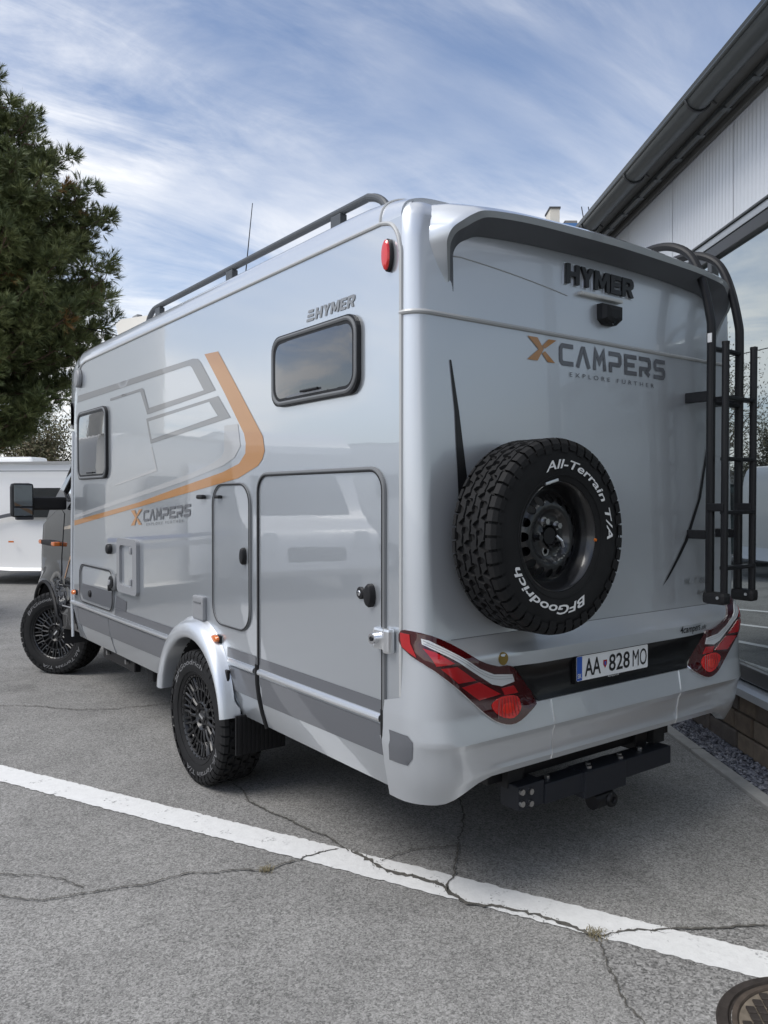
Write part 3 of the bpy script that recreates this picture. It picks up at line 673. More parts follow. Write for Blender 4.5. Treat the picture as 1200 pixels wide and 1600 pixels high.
# side walls
def xw(z): return 0 if z >= .745 else .055*((.745-z)/.275)**1.8
ARC = (1.95, .40)
def fnL(y, z, off): return (xw(z)-off, y, z)
def fnR(y, z, off): return (W-xw(z)+off, y, z)
arcpts = [(ARC[0]+.445*math.cos(R(a)), ARC[1]+.445*math.sin(R(a))) for a in range(8, 173, 8)]   # front to back
wallp = [(.03, 2.735), (.03, .868), (.147, .80), (.147, .47), (1.495, .47)]+arcpts[::-1]+[(2.405, .47), (4.56, .47), (4.58, .76), (4.50, 2.2), (4.46, 2.5), (4.30, 2.735)]
MB().patch(wallp, fnL, 0, .03, grid=.16).build('side_wall', SILVER, van, label='left side wall')
MB().patch(wallp, fnR, 0, .03, grid=.16).build('side_wall', SILVER, van, label='right side wall')
prof = smoothpoly([(0, 2.735), (.003, 2.775), (.022, 2.825), (.07, 2.862), (.16, 2.885), (.40, 2.895), (.80, 2.90), (1.12, 2.902)], 3, False)
prof = mirror(prof)
rf = MB(); rf.loft([[(x, y, 2.735+(z-2.735)*kz) for x, z in prof] for y, kz in ((.03, .64), (.10, .77), (.18, .88), (.3, .97), (.45, 1), (1, 1), (2, 1), (3, 1), (4.0, 1), (4.3, 1))]+[[(W/2+(x-W/2)*(1-.008*k*k), 4.3+.10*k, z-.012*k*k) for x, z in prof] for k in (1, 2)], closed=False)
rf.add([(x, .031, 2.735+(z-2.735)*.64) for x, z in prof], [tuple(range(len(prof)))])
roof = rf.build('roof', SILVER2, van)
# seams and beads on the left side
bp = [(.028, .875), (.028, 1.6), (.028, 2.52), (.032, 2.60), (.046, 2.66), (.072, 2.70), (.105, 2.724), (.16, 2.737)]
MB().tube([fnL(y, z, .001) for y, z in smoothpoly(bp, 4, False)]+[fnL(y, 2.738, .001) for y in (.4, 1, 2, 3, 4, 4.15)]+[fnL(4.26, 2.725, .001), fnL(4.36, 2.66, .001)], .0085, 8).build('wall_bead', BEAD, van)
MB().tube([(prof[i][0]-.001, .165, 2.735+(prof[i][1]-2.735)*.86+.001) for i in range(0, 16)], .006, 6).build('roof_joint', BEAD, roof)
# overcab
oc = MB(); rings = []
for y, x0, z0, z1 in ((4.28, .004, 2.16, 2.90), (4.5, .012, 2.17, 2.885), (4.75, .05, 2.18, 2.84), (5.0, .12, 2.20, 2.77), (5.25, .25, 2.24, 2.65), (5.42, .45, 2.30, 2.52), (5.46, .75, 2.38, 2.44)):
    hw = W/2-x0; hz = (z1-z0)/2; zc = (z0+z1)/2; ring = []
    for k in range(40):
        a = 2*PI*k/40; ca, sa = math.cos(a), math.sin(a); e = .28 if y < 5 else .5
        ring.append((W/2+hw*math.copysign(abs(ca)**e, ca), y, zc+hz*math.copysign(abs(sa)**e, sa)))
    rings.append(ring)
oc.loft(rings); oc.add(rings[-1], [tuple(range(40))]); oc.build('overcab', SILVER2, van)
MB().tube([(.035, 4.44, 2.2), (.028, 4.43, 2.5), (.03, 4.36, 2.68), (.03, 4.27, 2.82), (.10, 4.2, 2.872)], .008, 6).build('overcab_joint', SEAL, van)
MB().patch(smoothpoly([(4.60, 2.27), (4.62, 2.43), (4.72, 2.47), (4.9, 2.44), (4.9, 2.28), (4.7, 2.24)], 3), lambda y, z, o: (.012+.05*max(0, (y-4.5)/.25)**2*1.0-.004-o, y, z), .012).build('overcab_window', GLASSD, van)
# doors, hatches, windows on the left side
def ringL(name, cy, cz, w, h, r, t, matl, parent=van, off=.008, sx=1.0):
    return MB().tube([fnL(y, z, off) for y, z in rrect(cy, cz, w-t, h-t, r)], t/2, 8, closed=True).build(name, matl, parent)
# garage door
gd = rrect(.668, 1.27, 1.064, .985, .085, 6)
gd = [p for p in gd if p[1] > 1.3]; gd = [p for p in gd]
gpoly = gd+[(.136, .476), (1.200, .476)] if gd[0][0] < gd[-1][0] else gd[::1]+[(.136, .476), (1.200, .476)]
door = MB().patch(gpoly, fnL, .004, .004, grid=.09).build('garage_door', SILVER, van)
def path_door(y0, y1, z0, z1, r, n=6):
    P = [(y1, z0), (y1, z1-r)]
    P += [(y1-r+r*math.cos(R(90*i/n)), z1-r+r*math.sin(R(90*i/n))) for i in range(1, n+1)]
    P += [(y0+r-r*math.sin(R(90*i/n)), z1-r+r*math.cos(R(90*i/n))) for i in range(0, n+1)]
    return P+[(y0, z0)]
MB().tube([fnL(y, z, .003) for y, z in path_door(.134, 1.206, .80, 1.765, .09)], .0105, 8).build('door_seal', SEAL, door)
MB().tube([fnL(y, z, .009) for y, z in path_door(.141, 1.199, .80, 1.758, .083)], .0048, 6).build('door_seal', BPLAST, door)
for y in (.141, 1.222): MB().tube([fnL(y, z, .004) for z in (.80, .76, .70, .62, .55, .49, .465)], .0125, 8).build('skirt_gap_seal', BPLAST, van)
# door lock and handles
def disc(name, y, z, r, d, matl, parent, ry=1.0, rz=1.0, seg=20, off=.004):
    k = MB(); rings = []
    for (q, o) in ((1, 0), (1, d*.6), (.85, d*.9), (.5, d), (.02, d)): rings.append([fnL(y+r*ry*q*math.cos(2*PI*i/seg), z+r*rz*q*math.sin(2*PI*i/seg), off+o) for i in range(seg)])
    k.loft(rings); return k.build(name, matl, parent)
l = disc('door_lock', .292, 1.254, .026, .012, BPLAST, door); disc('lock_barrel', .292, 1.254, .011, .004, CHROME, l, off=.016)
disc('door_handle', .218, 1.251, .044, .030, BPLAST, door, .62, 1.1)
lt = MB().box((-.018, .138, 1.089), (.03, .075, .085), bev=.010).build('corner_latch', TRIM, van)
MB().box((-.020, .085, 1.085), (.034, .045, .10), bev=.012).build('latch_keeper', TRIM, lt)
MB().cyl((-.03, .15, 1.089), (-.056, .15, 1.089), .022, 16).build('latch_lock', CHROME, lt)
MB().cyl((-.056, .15, 1.089), (-.060, .15, 1.089), .010, 12).build('latch_keyhole', BPLAST, lt)
# service door
sd = MB().patch(rrect(1.517, 1.335, .43, .755, .10), fnL, .004, .004).build('service_door', SILVER, van)
ringL('door_seal', 1.517, 1.335, .462, .787, .115, .017, SEAL, sd, .004); ringL('door_seal', 1.517, 1.335, .452, .777, .11, .008, BPLAST, sd, .010)
disc('door_handle', 1.355, 1.343, .036, .026, BPLAST, sd, .62, 1.25)
for y, s_ in ((1.883, 1), (1.652, .7)):
    MB().box((-.016, y, 1.652), (.03, .085*s_, .026*s_), bev=.012).build('door_catch', BPLAST, van)
# small fittings
hf = MB().patch(rrect(3.90, .955, .80, .275, .07), fnL, .004, .004).build('lower_flap', SILVER, van)
ringL('door_seal', 3.90, .955, .85, .32, .09, .022, SEAL, hf, .004); ringL('door_seal', 3.90, .955, .84, .31, .085, .009, BPLAST, hf, .013)
MB().patch([(3.51, .825), (3.51, .945), (4.27, .95), (4.29, .87), (4.26, .825)], fnL, .006).build('flap_stripe', GREYD, hf)
disc('flap_lock', 4.05, .885, .028, .016, BPLAST, hf)
gr = MB(); gr.patch(rrect(3.14, 1.166, .41, .385, .04), fnL, .026, .026, holes=[rrect(3.15, 1.168, .27, .285, .03)]); gr = gr.build('service_flap_frame', GREYPL, van)
MB().patch(rrect(3.15, 1.168, .27, .285, .03), fnL, .008).build('service_flap', SILVER, gr)
for z in (1.06, 1.28): MB().box((-.022, 3.04, z), (.03, .04, .05), bev=.008).build('flap_catch', GREYPL, gr)
c = disc('round_filler_cap', 3.448, 1.029, .062, .030, SEAL, van); disc('cap_ring', 3.448, 1.029, .046, .010, BPLAST, c, off=.034); disc('cap_lock', 3.448, 1.029, .020, .010, GREYPL, c, off=.044)
MB().box((-.03, 3.49, .985), (.03, .03, .05), bev=.01).build('cap_tab', BPLAST, c)
disc('water_filler_cap', 3.551, 1.266, .038, .032, BPLAST, van)
vb = MB().box((-.011, 1.918, 1.012), (.030, .150, .138), bev=.012).build('vent_box', GREYPL, van)
MB().box((-.028, 1.918, 1.045), (.006, .10, .006)).build('vent_slot', SEAL, vb)
for y, z in ((1.691, .865), (4.47, .857)):
    k = MB().box((-.006, y, z), (.014, .095, .042), bev=.006).build('side_marker', BPLAST, van); disc('amber_lens', y, z, .042, .022, AMBER, k, 1, .5, off=.012)
rm = disc('clearance_lamp', .102, 2.598, .062, .016, BPLAST, van, .45, 1.05); disc('red_lens', .102, 2.598, .056, .016, REDB, rm, .42, 1.05, off=.014)
MB().box((-.012, 1.561, .672), (.02, .05, .085), bev=.008).build('socket_cover', BPLAST, van)
disc('air_outlet', 4.308, 2.618, .075, .035, GREYPL, van, .8, 1)
# windows
def window(cy, cz, w, h, r):
    f = MB(); f.patch(rrect(cy, cz, w, h, r), fnL, .020, .020, holes=[rrect(cy, cz, w-.075, h-.075, r*.7)]); f = f.build('window', BPLAST, van)
    ringL('window_frame', cy, cz, w-.006, h-.006, r, .022, SEAL, f, .016)
    def bul(y, z, o): a = max(0, 1-((y-cy)/(w/2))**2)*max(0, 1-((z-cz)/(h/2))**2); return (-.014-o-.012*a**.5, y, z)
    MB().patch(rrect(cy, cz, w-.07, h-.07, r*.7), bul, 0, grid=.035).build('pane', ACRYL, f)
    MB().tube([fnL(cy-.2*w/2*k, cz-h/2+.05, .03) for k in (-1, 1)], .006, 6).build('window_stay', BPLAST, f)
window(.667, 2.250, .735, .335, .075)
window(3.965, 2.064, .745, .545, .075)
# trim rail and stripes
for y0, y1 in ((.156, 1.20), (1.246, 1.545), (2.40, 4.59)):
    MB().tube([(-.002, y0, .762), (-.002, y1, .762)], .0165, 10).build('trim_rail', TRIM, van)
def decal(poly, m, name='stripe', off=.0055, grid=.12, lab=None):
    return MB().patch(poly, fnL, off, grid=grid).build(name, m, van, label=lab)
decal([(.146, .608), (.146, .738), (1.196, .738), (1.196, .598)], GREYD); decal([(1.246, .606), (1.246, .738), (1.56, .738), (1.53, .606)], GREYD, off=.003)
decal([(2.42, .606), (2.36, .738), (4.53, .738), (4.48, .590)], GREYD, off=.003)
decal([(.146, .783), (.146, .836), (1.196, .836), (1.196, .783)], GREYD); decal([(1.238, .783), (1.238, .836), (1.57, .836), (1.57, .783)], GREYD, off=.003)
decal([(2.38, .783), (2.34, .836), (3.45, .836), (3.47, .783)], GREYD, off=.003); decal([(3.22, .838), (3.20, .91), (3.42, .93), (3.46, .838)], GREYD, off=.003)
for y0, y1 in ((4.42, 4.36), (3.62, 3.60)): MB().tube([fnL(y0, .74, .001), fnL(y0, .62, .001), fnL(y1, .475, .001)], .006, 6).build('skirt_joint', SEAL, van)
MB().tube([(.0, 4.575, .47), (-.004, 4.588, .76), (-.004, 4.555, 1.5), (-.004, 4.508, 2.2)], .012, 6).build('front_edge_trim', SILVER2, van)
# side print: orange and grey swooshes
sw_o = [(1.858, 2.465), (1.677, 2.455), (1.42, 2.21), (1.159, 1.956), (1.139, 1.881), (1.165, 1.84), (1.213, 1.809), (1.438, 1.750), (2.329, 1.652), (4.50, 1.413), (4.50, 1.455), (2.947, 1.615), (2.329, 1.698), (1.619, 1.788), (1.423, 1.828), (1.351, 1.878), (1.345, 1.93), (1.364, 1.981), (1.60, 2.22)]
decal(sw_o, ORANGE, 'orange_swoosh', .0018)
decal([(1.601, 2.040), (1.436, 2.038), (1.407, 1.919), (1.48, 1.86), (1.619, 1.822), (2.1, 1.752), (3.360, 1.603), (4.50, 1.470), (4.50, 1.500), (3.147, 1.66), (2.060, 1.79), (1.747, 1.842), (1.64, 1.87), (1.603, 1.902)], GREYP, 'grey_swoosh', .0016)
gA = [(4.40, 2.430), (4.37, 2.485), (2.02, 2.463), (1.95, 2.452), (1.903, 2.421), (1.711, 2.244), (2.773, 2.198), (2.79, 2.238), (1.870, 2.262), (2.034, 2.410), (2.06, 2.425), (2.108, 2.431)]
decal(gA, GREYF, 'grey_print', .0016)
decal([(2.773, 2.198), (2.749, 2.234), (2.840, 2.370), (2.87, 2.384), (3.541, 2.380), (3.541, 2.362), (2.905, 2.366)][::-1], GREYF, 'grey_print', .0022)
decal([(2.796, 2.172), (1.679, 2.210), (1.524, 2.078), (2.716, 2.002)], GREYF, 'grey_print', .0016)
MB().patch([(2.75, 2.150), (1.793, 2.188), (1.68, 2.100), (2.69, 2.030)], fnL, .0028).build('print_inlay', SILVER, van)
decal([(2.716, 1.98), (2.69, 1.98), (2.60, 1.82), (3.46, 1.73), (3.46, 1.745), (2.63, 1.838)], GREYP, 'grey_print', .0016)
# side lettering
def fnLt(a, z, off): return (-off, -a, z)          # a runs towards the rear
block('side_letter', 'HYMER', -.660, -.350, 2.448, 2.498, fnLt, .003, GREYF, van, gap=.14, shear=.25)
for i, (a, b) in enumerate(((0, .062), (.008, .052), (.016, .044))): MB().patch([(-.735+a, 2.448+i*.019), (-.735+a+b, 2.448+i*.019), (-.735+a+b+.006, 2.460+i*.019), (-.735+a+.006, 2.460+i*.019)], fnLt, .003).build('logo_bar', GREYF, van)
def fnLx(a, z, off): return (-off, -a, z+.0225*(a+3.1)*2.2*1.3)
xs_ = MB(); X0 = -3.09
def xmark(mb, x, z, h, w, fn, off, mi=0):
    t = w*.30
    mb.patch([(x, z+h), (x+t*1.15, z+h), (x+w*.56, z+h*.54), (x+t*1.15*.98, z), (x-.02*w, z), (x+w*.38, z+h*.50)], fn, off, mi=mi)
    mb.patch([(x+w*.50, z+h*.66), (x+w*.74, z+h), (x+w*1.02, z+h), (x+w*.60, z+h*.56)], fn, off, mi=mi)
    mb.patch([(x+w*.60, z+h*.46), (x+w*.96, z), (x+w*.70, z), (x+w*.50, z+h*.34)], fn, off, mi=mi)
xmark(xs_, -3.10, 1.452, .105, .22, fnLx, .0035); xs_.build('side_emblem', ORANGE, van)
strokes('side_letter', 'CAMPERS', -2.86, -2.07, 1.470, 1.545, .017, fnLx, .0035, GREYD, van, gap=.22, shear=.1)
def text2(name, txt, x0, x1, y0, y1, fn, off, m, parent=van, bold=0, shear=0, space=1.0, small=False):
    V, F = textmesh(txt, 1, bold, shear, 0, space); V = fit(V, x0, x1, y0, y1)
    if small:
        k = MB(); k.add([fn(a, b, off) for a, b in V], F); return k.build(name, m, parent, kind='stuff')
    for v, f in letters(V, F): MB().add([fn(a, b, off) for a, b in v], f).build(name, m, parent)
text2('side_lettering', 'EXPLORE FURTHER', -2.80, -2.17, 1.440, 1.458, fnLx, .0035, GREYD, space=1.7, small=True)

# arch flare and wheel well, left (and mirrored right)
def flare(cy, cz, ri, ro, bul, side, name='wheel_arch', a0=8, a1=172, matl=SILVER2):
    f = (lambda x, y, z: (x, y, z)) if side < 0 else (lambda x, y, z: (W-x, y, z))
    sec = smoothpoly([(ro, .004), (ro-.012, -.012), (ro-.035, -bul*.75), (ro-.07, -bul), (ri+.025, -bul-.004), (ri+.004, -bul+.006), (ri, -bul+.03), (ri, .04)], 2, False)
    k = MB(); rings = []
    for i in range(33):
        a = R(a0+(a1-a0)*i/32); tp = 1-.72*sstep(100, 172, math.degrees(a))
        rings.append([f(x+(.03 if math.sin(a) < .3 and x > -.0 else 0), cy+(ri+(r-ri)*tp)*math.cos(a), cz+(ri+(r-ri)*tp)*math.sin(a)) for r, x in sec])
    k.loft(rings, closed=False); o = k.build(name, matl, van)
    w = MB(); rings = []
    for i in range(25):
        a = R(-5+190*i/24); rings.append([f(x, cy+r*math.cos(a), cz+r*math.sin(a)) for r, x in ((ri, .03), (ri+.005, .42), (.05, .42))])
    w.loft(rings, closed=False); w.build('wheel_well', DARK, o); return o
flare(1.95, .40, .435, .56, .075, -1); flare(1.95, .40, .435, .56, .075, 1)

# wheels
def tyre_mesh(Rt, rim, w, seed):
    rnd = random.Random(seed); k = MB(); h = w/2
    prof = [(-h*.72, rim-.004), (-h*.86, rim+.004), (-h*.96, rim+.030), (-h, rim+(Rt-rim)*.42), (-h*.985, rim+(Rt-rim)*.62), (-h*.93, Rt-.034), (-h*.84, Rt-.018), (-h*.7, Rt-.015), (0, Rt-.014)]
    prof = prof+[(-x, r) for x, r in prof[-2::-1]]
    k.lathe(prof, seg=84)
    N = 46
    def tile(pts, r0, r1):      # pts: (x, angle) polygon
        n = len(pts); cx_ = sum(p[0] for p in pts)/n; ca_ = sum(p[1] for p in pts)/n
        top = [(cx_+(p[0]-cx_)*.86, ca_+(p[1]-ca_)*.86) for p in pts]
        f = lambda p, r: (p[0], r*math.cos(p[1]), r*math.sin(p[1]))
        vs = [f(p, r0) for p in pts]+[f(p, r1) for p in top]
        k.add(vs, [tuple(range(n, 2*n))]+[(i, (i+1) % n, n+(i+1) % n, n+i) for i in range(n)])
    da = 2*PI/N
    for row, (xc, wid, ph) in enumerate(((-.52, .36, 0), (-.17, .34, .5), (.17, .34, .1), (.52, .36, .6))):
        for i in range(N):
            a = (i+ph)*da; x = xc*h; j = lambda q: rnd.uniform(-q, q)
            hw = wid*h/2*.98; ha = da*.44
            sk = (.25 if i % 2 else -.25)*da*(1 if row % 2 else -1)
            tile([(x-hw, a-ha+sk+j(.012)), (x-hw*.2, a-ha*.72+j(.015)), (x+hw, a-ha-sk+j(.012)), (x+hw*.8, a+j(.02)), (x+hw, a+ha-sk+j(.012)), (x-hw*.1, a+ha*.76+j(.015)), (x-hw, a+ha+sk+j(.012)), (x-hw*.75, a+j(.02))], Rt-.016, Rt+rnd.uniform(-.0012, 0))
    for sgn in (-1, 1):
        for i in range(N):
            a = (i+.3*sgn)*da; ha = da*.40; lg = .0 if i % 2 else .012
            ring = []
            for (x, r) in ((.72, Rt), (.90, Rt-.006), (.985, Rt-.024), (1.0, Rt-.046-lg)):
                ring.append([(sgn*h*(x+.012), r*math.cos(a+q*ha), r*math.sin(a+q*ha)) for q in (-1, 1)])
            base = [(sgn*h*.70, (Rt-.02)*math.cos(a+q*ha), (Rt-.02)*math.sin(a+q*ha)) for q in (-1, 1)]
            vs = [p for rr in [base]+ring for p in rr]; fs = [(2*t, 2*t+1, 2*t+3, 2*t+2) for t in range(4)]
            cen = (sgn*h*.80, (Rt-.03)*math.cos(a), (Rt-.03)*math.sin(a)); n0 = len(vs); vs.append(cen)
            for t in range(4): fs += [(2*t, 2*t+2, n0), (2*t+1, 2*t+3, n0)]
            k.add(vs, fs)
    # fine ribs on the sidewall
    for r in (rim+.026, rim+(Rt-rim)*.80):
        k.tube([(-h*.985 if r > rim+.05 else -h*.955, r*math.cos(2*PI*i/60), r*math.sin(2*PI*i/60)) for i in range(60)], .0022, 5, closed=True)
    return k.mesh('tyre', RUBBER)
TY_A = tyre_mesh(.385, .240, .255, 1); TY_S = tyre_mesh(.386, .214, .228, 2)
def ringtext(name, txt, r, a0, a1, hgt, x, M, parent, m, bold=.0, shear=.0, small=False):
    V, F = textmesh(txt, 1, bold, shear); V = fit(V, 0, 1, 0, 1)
    def f(t, b): a = R(a0+(a1-a0)*t); rr = r+(b-.5)*hgt; return (x-.0022, -rr*math.cos(a), rr*math.sin(a))
    for v, fs in ([(V, F)] if small else letters(V, F)):
        o = inst(name, MB().add([f(*p) for p in v], fs).mesh(name, m), M, parent)
        if small: o['kind'] = 'stuff'
def alloy_mesh():
    k = MB(); k.lathe([(-.098, .246), (-.106, .240), (-.100, .231), (-.080, .224), (.02, .205), (.11, .21), (.12, .235)], seg=64)
    k.lathe([(-.020, .21), (-.022, .10), (-.035, .06)], seg=48)
    n = 18
    for i in range(n):
        a = 2*PI*i/n
        def P(r, da, x): return (x, -r*math.cos(a+da), r*math.sin(a+da))
        k.tube([P(.085, 0, -.078), P(.125, 0, -.082), P(.150, 0, -.080)], .0098, 6)
        for s_ in (-1, 1): k.tube([P(.148, 0, -.080), P(.170, s_*.09, -.082), P(.226, s_*.105, -.090)], .0085, 6)
        k.tube([P(.192, -.10, -.080), P(.190, 0, -.080), P(.192, .10, -.080)], .0075, 6)
    k.lathe([(-.066, .150), (-.086, .152), (-.086, .162), (-.066, .164)], seg=54)
    k.lathe([(-.035, .095), (-.080, .092), (-.088, .078), (-.070, .062), (-.068, .04), (-.082, .034), (-.086, .0)], seg=40)
    for i in range(6):
        a = 2*PI*(i+.5)/6; k.cyl((-.064, -.058*math.cos(a), .058*math.sin(a)), (-.084, -.058*math.cos(a), .058*math.sin(a)), .0095, 6)
    for i in range(36):
        a = 2*PI*i/36; k.cyl((-.10, -.2355*math.cos(a), .2355*math.sin(a)), (-.108, -.2355*math.cos(a), .2355*math.sin(a)), .0035, 6)
    return k.mesh('wheel', RIMB)
ALLOY = alloy_mesh()
def wheel(loc, rz, flip=False):
    M = Matrix.Translation(loc) @ Matrix.Rotation(rz+(PI if flip else 0), 4, 'Z') @ Matrix.Rotation(random.uniform(0, 6), 4, 'X')
    o = inst('wheel', ALLOY, M, van); inst('tyre', TY_A, M, o)
    for t, a0, a1 in (('BFGoodrich', 150, 70), ('All-Terrain T/A', -20, -110)): ringtext('tyre_lettering', t, .318, a0, a1, .030, -.1268, Matrix.Translation(loc) @ Matrix.Rotation(rz+(PI if flip else 0), 4, 'Z'), o, GREYT, .004, .2, True)
    k = MB().box((-.0885, 0, 0), (.003, .012, .05)).mesh('hub_badge', TRIM); inst('hub_badge', k, M, o)
    return o
wheel((.075, 1.90, .383), 0); wheel((W-.075, 1.90, .383), 0, True)
wheel((.135, 5.44, .383), R(36)); wheel((W-.135, 5.44, .383), R(33), True)
# axle, chassis, mudflap
ch = MB(); ch.box((W/2, 2.6, .56), (1.9, 4.4, .12)); ch.box((W/2, 1.90, .40), (1.8, .12, .12), bev=.03); ch.box((W/2, 5.44, .40), (1.7, .12, .12), bev=.03)
for x in (.6, W-.6): ch.box((x, 2.7, .46), (.09, 5.4, .12))
ch.box((W/2, 3.3, .42), (.9, 1.0, .18), bev=.03); ch.box((W/2, .45, .56), (1.7, .9, .10)); ch.build('chassis', DARK, van)
st = MB().box((.17, 3.85, .40), (.05, .75, .13), bev=.01).build('step_bracket', POWDER, van)
for y in (3.6, 4.05): MB().cyl((.14, y, .40), (.118, y, .40), .018, 12).build('bracket_bolt', BOLT, st)
MB().box((.26, 3.25, .38), (.16, .12, .14), bev=.02).build('air_tank', DARK, van)
for x, n in ((.14, 'left'), (W-.14, 'right')):
    k = MB().box((x, 1.46, .375), (.30, .012, .215), bev=.003)
    for i in range(11): k.box((x-.13+.026*i, 1.451, .375), (.012, .006, .205))
    k.build('mudflap', BPLAST, van)
# tail lamps
LAMP = [(-.061, 1.134), (.028, 1.132), (.143, 1.084), (.248, 1.014), (.35, .979), (.422, .971), (.50, .899), (.571, .817), (.518, .773), (.43, .742), (.351, .755), (.286, .793), (.189, .873), (.049, .991), (-.069, 1.068)]
SEG = {'clear_strip': ([(.024, 1.112), (.051, 1.104), (.15, 1.043), (.246, .983), (.322, .951), (.424, .938), (.436, .908), (.363, .899), (.311, .913), (.212, .973), (.109, 1.039), (.025, 1.091)], CLEARL),
       'red_panel': ([(.022, 1.077), (.06, 1.062), (.123, 1.017), (.053, 1.010)], REDL), 'red_panel.2': ([(.068, 1.001), (.131, 1.004), (.225, .940), (.135, .940)], REDL),
       'red_panel.3': ([(.151, .923), (.243, .931), (.355, .869), (.239, .861)], REDL), 'red_panel.4': ([(.362, .891), (.430, .893), (.458, .860), (.378, .862)], REDL),
       'red_reflector': (smoothpoly([(.306, .831), (.361, .857), (.45, .847), (.470, .800), (.420, .766), (.346, .784)], 3), REDB),
       'red_side_panel': ([(-.060, 1.127), (-.015, 1.125), (-.015, 1.040), (-.065, 1.073)], REDL)}
for side in (0, 1):
    fn = (lambda a, b, o: surf(a, b, o)) if side == 0 else (lambda a, b, o: surf(W-a, b, o))
    lp = MB().patch(smoothpoly(LAMP, 3), fn, .010, .012, grid=.022).build('tail_lamp', REDK, van)
    MB().tube([fn(a, b, .0055) for a, b in smoothpoly(LAMP, 3)[21:43]], .0030, 6).build('lamp_chrome_edge', TRIM, lp)
    for nm, (P, mt) in SEG.items():
        MB().patch(P, fn, .0132, .003, grid=.02).build(nm.split('.')[0], mt, lp)
    MB().patch([(.395+.034*math.cos(2*PI*i/16), .808+.022*math.sin(2*PI*i/16)) for i in range(16)], fn, .0150, .002).build('lamp_core', mat('bright_red_core', (.85, .035, .02), .08, .2, 1.0), lp)  # small disc of brighter red in the reflector, no emission
    for i in range(7): MB().tube([fn(.335+.02*i, .775, .0136), fn(.345+.016*i, .850, .0136)], .0012, 4).build('reflector_facet', REDK, lp)
    rb = MB()
    for i in range(2):
        o_ = .007+.0105*i; rb.tube([fn(a, b-o_, .0145) for a, b in smoothpoly([(.03, 1.112), (.15, 1.043), (.246, .983), (.322, .951), (.424, .940)], 4, False)], .0009, 4)
    rb.build('lens_rib', mat('lens_rib_grey', (.40, .41, .42), .2, .4, .5), lp)
    MB().patch(smoothpoly([(.19, 1.005), (.20, 1.012), (.23, .998), (.215, .992)], 2), fn, .0135).build('lamp_amber_spot', AMBER, lp) if 0 else None
    MB().patch([(-.187, .734), (-.075, .734), (-.052, .712), (-.042, .645), (-.060, .614), (-.170, .610)], fn, .002, grid=.02).build('corner_stripe', GREYD, bumper)
# black panel, number plate, emblem
bpn = MB().patch([(.445, .963), (W-.445, .963), (W-.585, .806), (.585, .806)], surf, .010, .01, grid=.05).build('black_number_panel', mat('black_number_panel', (.004, .004, .005), .3, 0, .25, .1, spec=.3), van)
pl_ = MB(); pl_.patch(rrect(1.074, .901, .520, .122, .010), lambda a, b, o: (a, -.142-o, b), .006, .03); plate = pl_.build('number_plate', BPLAST, van)
pf = lambda a, b, o: (a, -.142-o, b)
MB().patch(rrect(1.074, .906, .508, .108, .008), pf, .008).build('plate_face', PLATEW, plate)
MB().patch([(.8215, .854), (.857, .854), (.857, .958), (.8215, .958)], pf, .0088).build('plate_band', PLATEB, plate)
text2('plate_character', 'SK', .826, .852, .864, .884, pf, .0098, WHITET, plate, .01)
for tx, a, b in (('AA', .874, .983), ('828', 1.040, 1.190), ('MO', 1.212, 1.318)): text2('plate_character', tx, a, b, .868, .945, pf, .0096, BLACKD, plate, 0 if tx == 'MO' else .012)
MB().patch([(1.0, .925), (1.026, .925), (1.026, .905), (1.013, .888), (1.0, .905)], pf, .0096).build('plate_shield', REDL, plate)
MB().patch([(1.007, .918), (1.019, .918), (1.019, .906), (1.013, .898), (1.007, .906)], pf, .0102).build('plate_shield_mark', PLATEB, plate)
text2('plate_frame_lettering', '4campers.sk', 1.035, 1.115, .8425, .851, pf, .0072, WHITET, plate, .01, .2, small=True)
text2('dealer_lettering', '4campers', 1.567, 1.762, .975, 1.020, surf, .003, BLACKD, rear_ledge, .012, .25); text2('dealer_lettering', '.sk', 1.770, 1.828, .984, 1.008, surf, .003, BLACKD, rear_ledge, 0, .25, small=True)
MB().patch([(.385+.026*math.cos(2*PI*i/20), 1.004+.026*math.sin(2*PI*i/20)) for i in range(20)], surf, .003, .002).build('gold_sticker', GOLD, rear_ledge)
# rear lettering and fittings
block('brand_letter', 'HYMER', .862, 1.343, 2.600, 2.688, surf, .016, BLACKD, rear, .012, gap=.10, shear=.06)
block('brand_letter_back', 'HYMER', .855, 1.347, 2.594, 2.692, surf, .004, TRIM, rear, .003, gap=.10, shear=.06)
k = MB(); xmark(k, .618, 2.236, .100, .178, surf, .003); k.build('rear_emblem', ORANGE, rear)
strokes('rear_letter', 'CAMPERS', .818, 1.600, 2.232, 2.330, .0205, surf, .003, GREYD, rear, gap=.24)
text2('rear_lettering', 'EXPLORE FURTHER', .885, 1.505, 2.186, 2.206, surf, .003, GREYD, rear, space=1.8, small=True)
text2('model_lettering', 'ML-T 580', 1.735, 1.935, 1.205, 1.238, surf, .005, TRIM, rear, .012, .2, small=True); text2('model_lettering', '4x4', 1.845, 1.925, 1.145, 1.175, surf, .005, TRIM, rear, .012, .3, small=True)
lb = MB().box((1.10, surf(1.1, 2.567)[1]-.012, 2.567), (.30, .026, .016), bev=.006).build('third_brake_lamp', mat('frosted_lamp', (.55, .55, .52), .3, 0, .5), rear)
cb = MB(); yb = surf(1.15, 2.49)[1]
cb.loft([[(1.15+x*w, yb-d, 2.492+z*h) for x, z in ((-1, 1), (1, 1), (1, -.55), (.55, -1), (-.55, -1), (-1, -.55))] for d, w, h in ((0, .066, .046), (.03, .066, .046), (.05, .055, .037), (.055, .03, .02))], cap=True, smooth=False)
cam_o = cb.build('reversing_camera', BPLAST, rear); MB().cyl((1.15, yb-.03, 2.462), (1.15, yb-.052, 2.452), .011, 12).build('camera_lens', GLASSD, cam_o)
